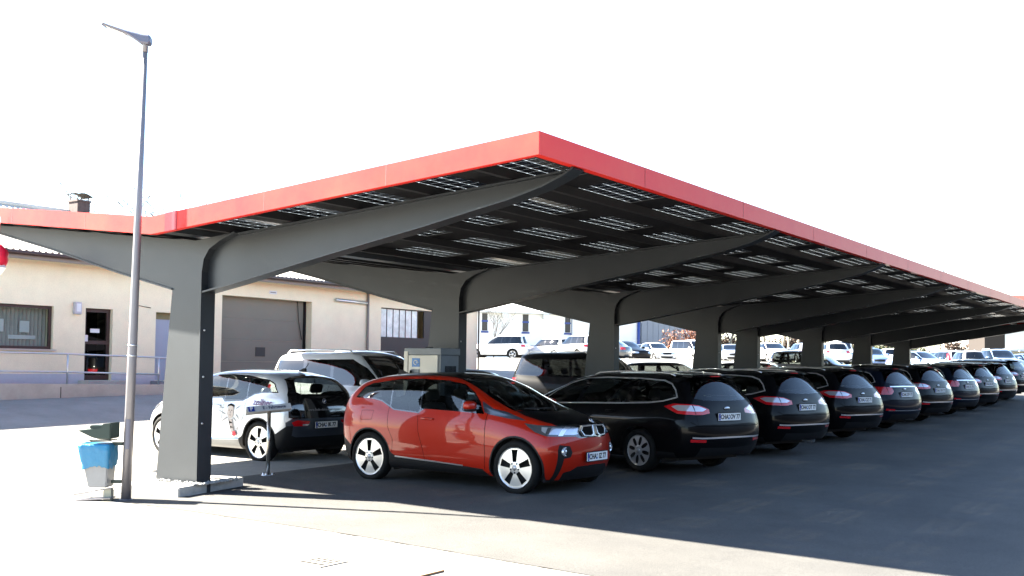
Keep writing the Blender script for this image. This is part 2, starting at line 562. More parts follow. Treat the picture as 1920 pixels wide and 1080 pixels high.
STY_I = dict(n=5, w0=.058, w1=.100, r0=.30, r1=.89, a0=PI / 2 + .05, nuts=True, na=PI / 5)
STY_F = dict(n=8, w0=.05, w1=.07, r0=.34, r1=.88, a0=.2, tear=True)
STY_S = dict(n=5, w0=.10, w1=.17, r0=.36, r1=.88, a0=.5)

def plate(root, loc, xdir, text1, text2, w=0.52, h=0.11):
    """number plate, standing plane through loc; xdir = reading direction; two lettering groups with seals between"""
    n = Vector((0, 0, 1)); x = Vector(xdir).normalized()
    M = frame_m(loc, x, n)
    bm = bmesh.new()
    box(bm, (-w / 2, -h / 2, -.004), (w / 2, h / 2, .004), 0, M=M)
    box(bm, (-w / 2 + .004, -h / 2 + .005, .004), (-w / 2 + .045, h / 2 - .005, .0055), 1, M=M)
    box(bm, (-w / 2 - .012, -h / 2 - .012, -.012), (w / 2 + .012, h / 2 + .012, -.0045), 2, M=M)
    p = link('number_plate', bm, ['plate_white', 'plate_blue', 'black_plastic'], root)
    bm = bmesh.new()
    text_mesh(text1, .095, M @ Matrix.Translation((-.125, -.002, .0058)), .0006, 0, bm, bold=.0035, sx=.90)
    text_mesh(text2, .095, M @ Matrix.Translation((.125, -.002, .0058)), .0006, 0, bm, bold=.0035, sx=.90)
    for dy in (.022, -.022):
        k = [bm.verts.new(M @ Vector((-.018 + .016 * math.cos(a), dy + .016 * math.sin(a), .006))) for a in [2 * PI * q / 12 for q in range(12)]]
        f = bm.faces.new(k); f.material_index = 1 if dy > 0 else 2
    text_mesh('D', .03, M @ Matrix.Translation((-w / 2 + .024, -.025, .006)), .0004, 3, bm)
    link('plate_lettering', bm, ['plate_ink', 'decal_grey', 'decal_blue', 'plate_white'], p)
    return p

def roundel(root, loc, ndir, r, name='emblem'):
    n = Vector(ndir).normalized(); x = n.cross(Vector((0, 0, 1))).normalized() * -1
    M = frame_m(loc, x, n.cross(x))
    bm = bmesh.new()
    N = 24
    def ring(rr, z): return [bm.verts.new(M @ Vector((rr * math.cos(2 * PI * k / N), rr * math.sin(2 * PI * k / N), z))) for k in range(N)]
    a, b, c, d = ring(r, -.004), ring(r, .003), ring(r * .92, .005), ring(r * .60, .005)
    ce = bm.verts.new(M @ Vector((0, 0, .005)))
    for q0, q1, mi in ((a, b, 0), (b, c, 0), (c, d, 1)):
        for k in range(N):
            f = bm.faces.new((q0[k], q0[(k + 1) % N], q1[(k + 1) % N], q1[k])); f.material_index = mi
    for k in range(N):
        f = bm.faces.new((d[k], d[(k + 1) % N], ce)); f.material_index = 2 if (k // 6) % 2 else 3
    return link(name, bm, ['chrome', 'black_gloss', 'emblem_blue', 'plate_white'], root)

def mirror(root, x, y, z, sgn, paint, s=1.0):
    """door mirror: painted cap over a dark housing; front is +x"""
    bm = bmesh.new()
    def blob(c, r, mi, zmin=-9):
        N, K = 12, 8
        rows = []
        for i in range(K + 1):
            ph = -PI / 2 + PI * i / K
            row = []
            for j in range(N):
                th = 2 * PI * j / N
                sx, sy, sz = math.cos(ph) * math.cos(th), math.cos(ph) * math.sin(th), math.sin(ph)
                sp = lambda v: math.copysign(abs(v) ** .72, v)
                row.append(bm.verts.new((c[0] + r[0] * sp(sx) * (1 if sx > 0 else .45), c[1] + r[1] * sp(sy), max(c[2] + r[2] * sp(sz), zmin))))
            rows.append(row)
        for i in range(K):
            for j in range(N):
                try:
                    f = bm.faces.new((rows[i][j], rows[i][(j + 1) % N], rows[i + 1][(j + 1) % N], rows[i + 1][j])); f.smooth = True; f.material_index = mi
                except ValueError: pass
    blob((x, y + sgn * .12 * s, z + .015), (.10 * s, .115 * s, .075 * s), 0, z - .03)
    blob((x - .004, y + sgn * .115 * s, z - .035), (.095 * s, .105 * s, .032 * s), 1)
    blob((x - .01, y + sgn * .02, z - .035), (.05, .06, .03), 1)
    bmesh.ops.dissolve_degenerate(bm, edges=bm.edges[:], dist=1e-5)
    return link('door_mirror', bm, [paint, 'black_plastic'], root, smooth=True)

def seats(root, xs, y=.36, z=.33, s=1.0):
    for x in xs:
        for sg in (1, -1):
            bm = bmesh.new()
            box(bm, (x - .26, sg * y - .23, z), (x + .26, sg * y + .23, z + .15), 0, .05)
            M = Matrix.Translation((x - .24, sg * y, z + .12)) @ Matrix.Rotation(-.28, 4, 'Y')
            box(bm, (-.07, -.22, 0), (.06, .22, .58 * s), 0, .05, M)
            box(bm, (-.05, -.13, .62 * s), (.05, .13, .80 * s), 0, .04, M)
            tube(bm, [M @ Vector((0, .05, .55 * s)), M @ Vector((0, .05, .66 * s))], .008, 6)
            tube(bm, [M @ Vector((0, -.05, .55 * s)), M @ Vector((0, -.05, .66 * s))], .008, 6)
            link('seat', bm, 'seat_cloth', root, smooth=True)

def underbody(root, x0, x1, zb, hw, wheels, zt=0.55, dash=None, wheel_r=.36):
    """floor pan, wheel housings and dashboard"""
    bm = bmesh.new()
    box(bm, (x0, -hw * .86, zb), (x1, hw * .86, zb + .06))
    box(bm, (x0 + .25, -hw * .80, zb + .05), (x1 - .5, hw * .80, zt))
    for wx in wheels:
        for sg in (1, -1):
            n = 20
            R = wheel_r + .05
            a = [bm.verts.new((wx + R * math.cos(t), sg * hw * .52, wheel_r + R * math.sin(t))) for t in [PI * (-.15 + 1.3 * k / n) for k in range(n + 1)]]
            b = [bm.verts.new((wx + R * math.cos(t), sg * hw * .965, wheel_r + R * math.sin(t))) for t in [PI * (-.15 + 1.3 * k / n) for k in range(n + 1)]]
            for k in range(n): bm.faces.new((a[k], a[k + 1], b[k + 1], b[k]))
            bm.faces.new(a)
    if dash:
        dx, dz = dash
        box(bm, (dx - .05, -hw * .78, zt - .1), (dx + .45, hw * .78, dz), 0, .05)
    o = link('underbody', bm, 'cabin', root)
    if dash:
        bm = bmesh.new()
        M = Matrix.Translation((dash[0] - .16, .36, dash[1] + .02)) @ Matrix.Rotation(1.15, 4, 'Y')
        pts = [M @ Vector((.17 * math.cos(t), .17 * math.sin(t), 0)) for t in [2 * PI * k / 18 for k in range(19)]]
        tube(bm, pts, .014, 6)
        tube(bm, [M @ Vector((-.16, 0, 0)), M @ Vector((.16, 0, 0))], .016, 6)
        link('steering_wheel', bm, 'black_plastic', root)
    return o

# ---------------------------------------------------------------- the small electric hatchback
def electric_hatch(label, cat, side_paint, roof_paint, hood_paint, group=None, nose_plate=None, tail_plate=None, decals=False):
    root = empty('electric_hatchback', label=label, cat=cat, group=group)
    S = [end([(-.58, .25), (-.64, .32), (-.71, .566), (-.705, .80), (-.66, 1.04), (-.605, 1.17), (-.54, 1.285), (-.465, 1.395), (-.42, 1.45), (-.385, 1.476), (-.35, 1.488)]),
         stn([(.2, -.47), (.5, -.585), (.9, -.60), (1.2, -.545), (1.45, -.31)], .79, .25, 1.18, .715, 1.40, .60, 1.485),
         stn([(.2, -.33), (.9, -.40), (1.2, -.37), (1.45, -.17)], .865, .22, 1.175, .775, 1.425, .66, 1.515),
         stn(0.02, .8875, .21, 1.15, .805, 1.45, .69, 1.545),
         stn(.5, .8875, .21, 1.08, .825, 1.475, .71, 1.57),
         stn(1.0, .885, .21, 1.08, .825, 1.48, .715, 1.578),
         stn(1.4, .884, .21, 1.075, .825, 1.455, .715, 1.553),
         stn(1.75, .884, .21, 1.07, .825, 1.345, .72, 1.445),
         stn(2.05, .885, .21, 1.05, .815, 1.205, .74, 1.30),
         stn(2.35, .886, .21, 1.02, .80, 1.095, .74, 1.165),
         stn(2.6, .882, .21, .98, .775, 1.03, .70, 1.085),
         stn(2.85, .862, .21, .92, .74, .965, .64, 1.03),
         stn([(.2, 2.95), (.6, 3.05), (.8, 3.02), (.95, 3.02)], .80, .21, .87, .69, .92, .58, .985),
         stn([(.2, 3.04), (.45, 3.14), (.65, 3.14), (.85, 3.10), (.95, 3.09)], .66, .20, .845, .57, .895, .47, .96),
         end([(3.18, .20), (3.225, .27), (3.28, .42), (3.288, .585), (3.272, .75), (3.255, .832), (3.247, .862), (3.235, .89), (3.215, .92), (3.19, .938), (3.165, .948)])]
    sh = Shell(S, 6, 4)
    lo = lambda n, c: n.z < .5
    # dark sill and the lower edge of the body sides
    sh.cut([(.36, .50), (.44, .42), (.54, .375), (1.69, .325), (2.05, .30), (2.17, .18), (2.17, .1), (.36, .1)], 'xz', lo, 'black_plastic')
    sh.cut([(.50, .392), (1.72, .334), (1.72, .318), (.50, .372)], 'xz', side, 'satin_silver')
    if decals:
        sh.cut([(.50, .372), (1.75, .318), (1.95, .20), (.45, .20)], 'xz', side, 'grey_paint')
        sh.cut([(.50, .405), (1.72, .345), (1.72, .322), (.50, .380)], 'xz', side, 'decal_blue')
    # glass band
    dlo = [(2.00, 1.05), (1.53, 1.07), (.99, 1.085), (.90, 1.02), (.44, 1.05), (.35, 1.09), (.18, 1.165), (0, 1.195), (-.33, 1.205), (-.22, 1.33), (-.08, 1.385), (.12, 1.41), (.29, 1.435), (.44, 1.455), (.88, 1.468), (1.33, 1.452), (1.60, 1.405), (1.80, 1.30), (1.93, 1.18)]
    sh.cut(offset_poly(dlo, .018), 'xz', side, 'black_gloss')
    sh.cut(dlo, 'xz', side, 'car_glass', 'side_window')
    for x in (.92, .36, 1.72):
        sh.cut([(x - .012 - .1 * (x == 1.72), 1.0), (x + .012 - .1 * (x == 1.72), 1.0), (x + .012, 1.47), (x - .012, 1.47)], 'xz', side, 'black_gloss', None, 'side_window')
    # slate cowl wedge in front of the door glass
    sh.cut([(1.97, 1.20), (2.03, 1.055), (2.10, 1.03), (2.42, .985), (2.68, .965), (2.62, .99), (2.36, 1.075), (2.17, 1.105)], 'xz', side, 'slate_trim')
    # roof, windscreen, bonnet
    sh.cut([(-.45, 0), (-.45, .565), (.4, .585), (1.40, .585), (1.55, .60), (2.05, .665), (2.45, .69), (2.45, 0)], 'xy', lambda n, c: n.z > .15 and c.z > 1.0 and c.x > -.38, roof_paint)
    ws = [(2.66, 0), (2.62, .30), (2.52, .52), (2.38, .665), (2.05, .625), (1.75, .585), (1.50, .55), (1.53, .30), (1.545, 0)]
    sh.cut(offset_poly(ws, .025), 'xy', topf, 'black_gloss')
    sh.cut(ws, 'xy', topf, 'car_glass', 'windscreen')
    hd = [(2.665, 0), (2.63, .30), (2.53, .535), (2.44, .672), (2.62, .70), (2.85, .655), (3.03, .60), (3.10, .50), (3.17, .44), (3.23, .40), (3.235, .0)]
    sh.cut(hd, 'xy', lambda n, c: c.z > .82 and n.z > .1, hood_paint, 'bonnet')
    # nose
    sh.cut([(.0, .925), (.30, .925), (.48, .90), (.50, .80), (.33, .745), (.0, .745)], 'yz', lambda n, c: c.x > 3.0, 'black_gloss')
    hl = [(2.66, .935), (2.84, .915), (3.05, .905), (3.26, .895), (3.28, .80), (3.20, .765), (3.0, .775), (2.84, .825), (2.74, .885)]
    hlf = lambda n, c: c.y > .30 and c.x > 2.5 and c.z < .95
    sh.cut(hl, 'xz', hlf, 'lamp_dark', 'headlight')
    sh.cut(offset_poly([(2.90, .895), (3.05, .89), (3.24, .88), (3.26, .81), (3.19, .785), (3.0, .795), (2.92, .84)], -.004), 'xz', hlf, 'lamp_clear', 'headlight')
    sh.cut([(2.98, .885), (3.02, .885), (3.02, .80), (2.98, .80)], 'xz', hlf, 'lamp_dark', 'headlight')
    sh.cut([(3.10, .89), (3.13, .89), (3.13, .78), (3.10, .78)], 'xz', hlf, 'chrome', 'headlight')
    # fog lamp surround and its black column, lower intake
    ff = lambda n, c: c.x > 2.9
    sh.cut([(.66, .665), (.50, .645), (.47, .56), (.50, .50), (.60, .485), (.62, .20), (.68, .20), (.69, .60)], 'yz', ff, 'black_plastic')
    sh.cut([(0, .385), (.36, .375), (.46, .32), (.56, .30), (.56, .18), (0, .18)], 'yz', ff, 'black_plastic')
    # tail: glazed black hatch, bumper, lamps
    rr = lambda n, c: c.x < -.22
    sh.cut([(0, 1.49), (.40, 1.475), (.60, 1.42), (.665, 1.30), (.735, 1.16), (.765, .95), (.765, .78), (.70, .76), (0, .76)], 'yz', lambda n, c: c.x < -.30 and n.x < -.12, 'black_gloss', 'tailgate')
    sh.cut([(0, 1.44), (.40, 1.43), (.50, 1.38), (.58, 1.20), (.50, 1.17), (0, 1.165)], 'yz', rr, 'car_glass', 'rear_window')
    sh.cut([(0, .76), (.72, .76), (.80, .70), (.78, .50), (.62, .45), (0, .45)], 'yz', lambda n, c: c.x < -.5, 'slate_trim' if decals else side_paint)
    sh.cut([(0, .45), (.62, .45), (.80, .52), (.84, .10), (0, .10)], 'yz', lambda n, c: c.x < -.28, 'black_plastic')
    sh.cut([(-.34, .47), (-.60, .64), (-.70, .64), (-.70, .1), (-.34, .1)], 'xz', side, 'black_plastic')
    sh.cut([(.36, .715), (.62, .735), (.72, .70), (.68, .635), (.42, .635)], 'yz', lambda n, c: c.x < -.5, 'tail_red', 'tail_light')
    sh.cut([(.38, .665), (.52, .67), (.52, .64), (.42, .638)], 'yz', lambda n, c: c.x < -.5, 'tail_clear', 'tail_light')
    # wheel openings with dark lips
    for cx in (0, 2.57):
        sh.cut(circ(cx, .352, .415, 44), 'xz', lambda n, c: c.z < .85, 'black_plastic')
        if 'DELETE' not in sh.mats: sh.mats.append('DELETE')
        sh.cut(circ(cx, .352, .392, 44), 'xz', lambda n, c: c.z < .85, 'DELETE')
    # doors: seams, then panels as parts of their own
    fd = [(2.08, 1.06), (2.085, .30), (1.69, .315), (1.05, .36), (.93, .75), (.88, 1.0), (.99, 1.08)]
    rd = [(.88, 1.0), (.93, .75), (1.05, .36), (.54, .385), (.44, .44), (.46, .62), (.36, .80), (.335, 1.0), (.335, 1.09), (.44, 1.04)]
    painted = lambda n, c: abs(n.y) > .3
    def keep_paint(poly, part):
        before = {f: f[sh.lp] for f in sh.bm.faces if f[sh.lm] != 0}
        sh.cut(poly, 'xz', painted, None, part)
        for f in sh.bm.faces:
            if f[sh.lm] != 0 and f[sh.lp] == sh.parts.index(part): f[sh.lp] = before.get(f, 0)
    keep_paint(fd, 'front_door'); keep_paint(rd, 'rear_door')
    sh.line([(2.085, 1.04), (2.085, .30)], .009, 'xz', painted, 'gap')
    sh.line([(.90, 1.01), (.93, .75), (1.05, .36)], .007, 'xz', painted, 'gap')
    sh.line([(.345, 1.08), (.36, .80), (.455, .62), (.44, .44)], .007, 'xz', painted, 'gap')
    sh.line([(-.16, 1.01), (.07, 1.015), (.045, .885), (-.17, .875), (-.16, 1.01)], .005, 'xz', painted, 'gap')
    sh.line([(2.18, .29), (2.5, .245)], .006, 'xz', lambda n, c: n.y > .3 and c.x < 2.3, 'gap')
    sh.emit(root, {'paint': side_paint}, split=('side_window', 'headlight', 'tail_light', 'front_door', 'rear_door'),
            names={'front_door': 'door', 'rear_door': 'door'})
    for x, w in ((0, .175), (2.57, .155)):
        for sg in (1, -1): wheel(root, x, sg * .872, .35, w, .270, STY_I, 'alloy', sg)
    underbody(root, -.40, 2.95, .19, .78, (0, 2.57), .62, (2.05, .98), .36)
    seats(root, (1.15, .30), .34, .50, .92)
    for sg in (1, -1): mirror(root, 1.90, sg * .88, 1.125, sg, side_paint, .92)
    # double grille
    for sg in (1, -1):
        bm = bmesh.new()
        out = [(.035, .912), (.265, .905), (.315, .845), (.265, .772), (.115, .762), (.05, .79)]
        if sg < 0: out = [(-y, z) for y, z in out]
        def nose_x(y): return 3.278 - .30 * y * y
        cen = (sum(p[0] for p in out) / 6, sum(p[1] for p in out) / 6)
        ring = [[], [], []]
        for y, z in out:
            k = .80
            yi, zi = cen[0] + (y - cen[0]) * (1 - .11), cen[1] + (z - cen[1]) * k
            tx = -.25 * (z - .76)
            ring[0].append(bm.verts.new((nose_x(y) + tx - .02, y, z))); ring[1].append(bm.verts.new((nose_x(y) + tx + .018, y, z))); ring[2].append(bm.verts.new((nose_x(yi) + tx + .016, yi, zi)))
        r3 = [bm.verts.new(v.co + Vector((-.012, 0, 0))) for v in ring[2]]
        for a, b, mi in ((ring[0], ring[1], 0), (ring[1], ring[2], 0), (ring[2], r3, 0)):
            for i in range(6):
                f = bm.faces.new((a[i], a[(i + 1) % 6], b[(i + 1) % 6], b[i])); f.material_index = mi
        f = bm.faces.new(r3); f.material_index = 1
        link('grille', bm, ['satin_silver', 'gap'], root)
        bm = bmesh.new()
        lathe(bm, [(.062, -.03), (.060, .012), (.050, .016), (.044, .006), (.02, .016), (.001, .02)], 20, 'x', (3.165, sg * .575, .575))
        link('fog_lamp', bm, 'lamp_clear', root, smooth=True)
        bm = bmesh.new()
        box(bm, (.98, sg * .884 - .012, .918), (1.20, sg * .884 + .012, .948), 0, .010)
        link('door_handle', bm, side_paint, root, smooth=True)
    roundel(root, (3.215, 0, .965), (.6, 0, .8), .042)
    # roof antenna
    bm = bmesh.new()
    prism(bm, [(-.02, 1.545), (-.20, 1.535), (-.20, 1.60), (-.17, 1.605)], -.022, .022)
    tube(bm, [(-.18, 0, 1.59), (-.27, 0, 1.69)], .007, 6)
    link('antenna', bm, 'black_plastic', root)
    bm = bmesh.new()
    prism(bm, [(2.52, -.55), (2.62, -.05), (2.60, -.05), (2.50, -.56)], 1.105, 1.12, plane='xy')
    link('wiper', bm, 'black_plastic', root)
    if nose_plate: plate(root, (3.312, 0, .495), (0, 1, 0), *nose_plate)
    if tail_plate: plate(root, (-.735, 0, .645), (0, -1, 0), *tail_plate)
    return root

# ---------------------------------------------------------------- black estate cars
def estate(lamps, rails=True, paint='black_paint', plate_text=None, name='estate_car'):
    root = empty(name)
    S = [end([(-.93, .28), (-.99, .345), (-1.062, .545), (-1.035, .735), (-.985, .94), (-.955, 1.07), (-.875, 1.225), (-.785, 1.382), (-.74, 1.442), (-.71, 1.468), (-.68, 1.480)]),
         stn([(.25, -.82), (.45, -.92), (.65, -.955), (.735, -.95), (.765, -.905), (1.0, -.875), (1.15, -.79), (1.45, -.60)], .845, .27, 1.06, .765, 1.385, .585, 1.474),
         stn([(.25, -.48), (1.0, -.54), (1.45, -.32)], .912, .24, 1.065, .81, 1.405, .615, 1.495),
         stn(0.05, .943, .23, 1.035, .845, 1.42, .635, 1.508),
         stn(.6, .943, .22, 1.01, .85, 1.432, .645, 1.518),
         stn(1.2, .94, .22, .995, .85, 1.425, .645, 1.512),
         stn(1.65, .94, .22, .985, .845, 1.375, .65, 1.465),
         stn(2.0, .94, .22, .975, .84, 1.25, .675, 1.345),
         stn(2.4, .94, .22, .955, .825, 1.10, .73, 1.175),
         stn(2.75, .94, .22, .925, .80, .985, .70, 1.04),
         stn(3.1, .93, .22, .865, .755, .915, .64, .97),
         stn([(.2, 3.38), (.5, 3.45), (.9, 3.42)], .88, .21, .79, .71, .84, .58, .885),
         stn([(.2, 3.52), (.5, 3.60), (.8, 3.56)], .70, .21, .73, .60, .775, .50, .82),
         end([(3.68, .21), (3.74, .28), (3.785, .39), (3.79, .522), (3.77, .657), (3.745, .73), (3.735, .752), (3.72, .772), (3.70, .80), (3.675, .815), (3.64, .822)])]
    sh = Shell(S, 5, 4)
    sh.cut([(-.70, .34), (.30, .34), (2.4, .30), (2.4, .1), (-.7, .1)], 'xz', lambda n, c: n.z < .5, 'black_plastic')
    dlo = [(2.36, .985), (1.40, 1.02), (.50, 1.045), (-.15, 1.075), (-.40, 1.105), (-.64, 1.165), (-.57, 1.26), (-.46, 1.345), (-.28, 1.395), (.2, 1.418), (.9, 1.425), (1.4, 1.405), (1.72, 1.325), (2.05, 1.185)]
    sh.cut(offset_poly(dlo, .020), 'xz', side, 'chrome')
    sh.cut(dlo, 'xz', side, 'car_glass', 'side_window')
    for xb, xt in ((1.42, 1.28), (.33, .20)):
        sh.cut([(xb - .05, 1.02), (xb + .05, 1.02), (xt + .05, 1.425), (xt - .05, 1.42)], 'xz', side, 'black_gloss', None, 'side_window')
    ws = [(2.60, 0), (2.52, .35), (2.33, .66), (1.98, .60), (1.70, .57), (1.76, 0)]
    sh.cut(ws, 'xy', topf, 'car_glass', 'windscreen')
    rw = [(0, 1.105), (.45, 1.115), (.62, 1.14), (.64, 1.19), (.53, 1.38), (.47, 1.425), (0, 1.445)]
    sh.cut(rw, 'yz', rear, 'car_glass', 'rear_window')
    # rear lamps
    tl = lambda n, c: c.x < -.35
    if lamps == 'clear':
        sA = [(-.46, 1.02), (-.62, 1.065), (-.99, 1.06), (-.99, .905), (-.75, .92), (-.60, .97)]
        sB = [(-.60, 1.022), (-.70, 1.045), (-.99, 1.045), (-.99, .955), (-.75, .965)]
        rA = [(.74, 1.06), (.60, 1.045), (.42, .985), (.42, .925), (.58, .905), (.74, .905)]
        rB = [(.74, 1.045), (.60, 1.03), (.47, .985), (.56, .955), (.74, .955)]
    else:
        sA = [(-.52, 1.02), (-.66, 1.05), (-.99, 1.05), (-.99, .87), (-.70, .88)]
        sB = []
        rA = [(.74, 1.05), (.55, 1.04), (.50, .95), (.60, .88), (.74, .87)]
        rB = []
    sy = lambda n, c: c.x < -.35 and c.y >= .735
    ry = lambda n, c: c.x < -.6 and c.y < .745
    sh.cut([(.74, 1.2), (.74, .7), (-.2, .7), (-.2, 1.2)], 'yz', tl)
    for a, b in ((sA, rA), (sB, rB)):
        m = 'tail_red' if a is sA else 'tail_clear'
        if a:
            sh.cut(a, 'xz', lambda n, c: c.x < -.35 and c.y > .738, m, 'tail_light')
            sh.cut(b, 'yz', lambda n, c: c.x < -.6 and c.y < .742, m, 'tail_light')
    sh.line([(.70, 1.05), (.70, .91)], .012, 'yz', lambda n, c: c.x < -.6, 'gap')
    # tailgate seam, bumper seam, chrome strip, reflectors, plate recess
    rf = lambda n, c: c.x < -.55
    if lamps == 'clear':
        sh.cut([(0, .572), (.62, .572), (.78, .580), (.78, .558), (.62, .548), (0, .548)], 'yz', lambda n, c: c.x < -.7, 'chrome')
    else:
        sh.cut([(0, 1.075), (.58, 1.07), (.58, 1.045), (0, 1.05)], 'yz', rf, 'chrome')
        sh.cut([(0, .50), (.74, .51), (.74, .492), (0, .48)], 'yz', lambda n, c: c.x < -.7, 'satin_silver')
    sh.cut([(.55, .535), (.80, .545), (.80, .505), (.55, .495)], 'yz', lambda n, c: c.x < -.7, 'tail_red')
    sh.cut([(0, .40), (.62, .42), (.66, .2), (0, .2)], 'yz', lambda n, c: c.x < -.6, 'black_plastic')
    sh.line([(0, .725), (.70, .735), (.80, .80)], .010, 'yz', rf)
    sh.line([(.70, .90), (.695, .74)], .007, 'yz', rf)
    sh.line([(-.50, .78), (-.62, .70), (-.90, .73)], .008, 'xz', lambda n, c: c.y > .7)
    # headlights and grille (the nose is hardly seen)
    sh.cut([(3.15, .80), (3.60, .74), (3.62, .64), (3.4, .66)], 'xz', lambda n, c: c.y > .40, 'lamp_clear', 'headlight')
    sh.cut([(0, .70), (.42, .68), (.36, .58), (0, .57)], 'yz', lambda n, c: c.x > 3.3, 'black_plastic')
    for cx in (0, 2.85):
        sh.cut(circ(cx, .335, .385, 40), 'xz', lambda n, c: c.z < .85, 'black_plastic' if False else None)
        if 'DELETE' not in sh.mats: sh.mats.append('DELETE')
        sh.cut(circ(cx, .335, .372, 40), 'xz', lambda n, c: c.z < .85, 'DELETE')
    for pts in ([(2.38, .96), (2.36, .34)], [(1.42, 1.0), (1.44, .34)], [(.34, 1.03), (.36, .80), (.47, .62), (.47, .40)]):
        sh.line(pts, .008, 'xz', side)
    sh.line([(-.30, .98), (-.12, .98), (-.12, .84), (-.30, .84), (-.30, .98)], .005, 'xz', lambda n, c: c.y > .5)
    sh.emit(root, {'paint': paint}, split=('side_window', 'tail_light', 'headlight'))
    for x in (0, 2.85):
        for sg in (1, -1): wheel(root, x, sg * .915, .328, .215, .236, STY_F, 'dull_alloy', sg)
    underbody(root, -.62, 3.3, .20, .80, (0, 2.85), .60, (2.0, .93), .335)
    seats(root, (1.25, .35), .36, .36, .98)
    for sg in (1, -1):
        mirror(root, 2.16, sg * .90, 1.03, sg, paint, .95)
        for hx in (1.56, .50):
            bm = bmesh.new(); box(bm, (hx, sg * .925 - .014, .90), (hx + .20, sg * .925 + .014, .928), 0, .010)
            link('door_handle', bm, paint, root, smooth=True)
        if rails:
            bm = bmesh.new()
            pts = [(1.25, sg * .60, 1.475), (1.15, sg * .605, 1.512), (.7, sg * .605, 1.537), (0, sg * .60, 1.532), (-.36, sg * .59, 1.515), (-.46, sg * .58, 1.475)]
            tube(bm, pts, .013, 8)
            link('roof_rail', bm, 'satin_silver', root)
    roundel_bm = bmesh.new()
    lathe(roundel_bm, [(.062, -.006), (.060, .004), (.001, .006)], 20, 'x', (-.985, 0, .995))
    for v in roundel_bm.verts: v.co.z = .995 + (v.co.z - .995) * .42; v.co.x = -.985 - (v.co.x + .985) - .002
    link('emblem', roundel_bm, 'satin_silver', root)
    bm = bmesh.new(); box(bm, (-1.005, .42, .815), (-.990, .60, .827)); link('badge', bm, 'satin_silver', root)
    # roof spoiler with brake lamp, rear wiper
    bm = bmesh.new()
    prism(bm, [(-.50, 1.492), (-.68, 1.492), (-.75, 1.474), (-.71, 1.455), (-.55, 1.462)], -.50, .50)
    box(bm, (-.762, -.10, 1.467), (-.728, .10, 1.482), 1)
    link('roof_spoiler', bm, [paint, 'tail_red'], root)
    bm = bmesh.new(); prism(bm, [(-.02, 1.13), (.38, 1.16), (.38, 1.175), (-.02, 1.15)], -.925, -.905, plane='yz')
    for v in bm.verts: v.co.x += (v.co.z - 1.12) * .75 + .0
    link('wiper', bm, 'black_plastic', root)
    if plate_text: plate(root, (-1.034, 0, .868), (0, -1, 0), *plate_text)
    return root

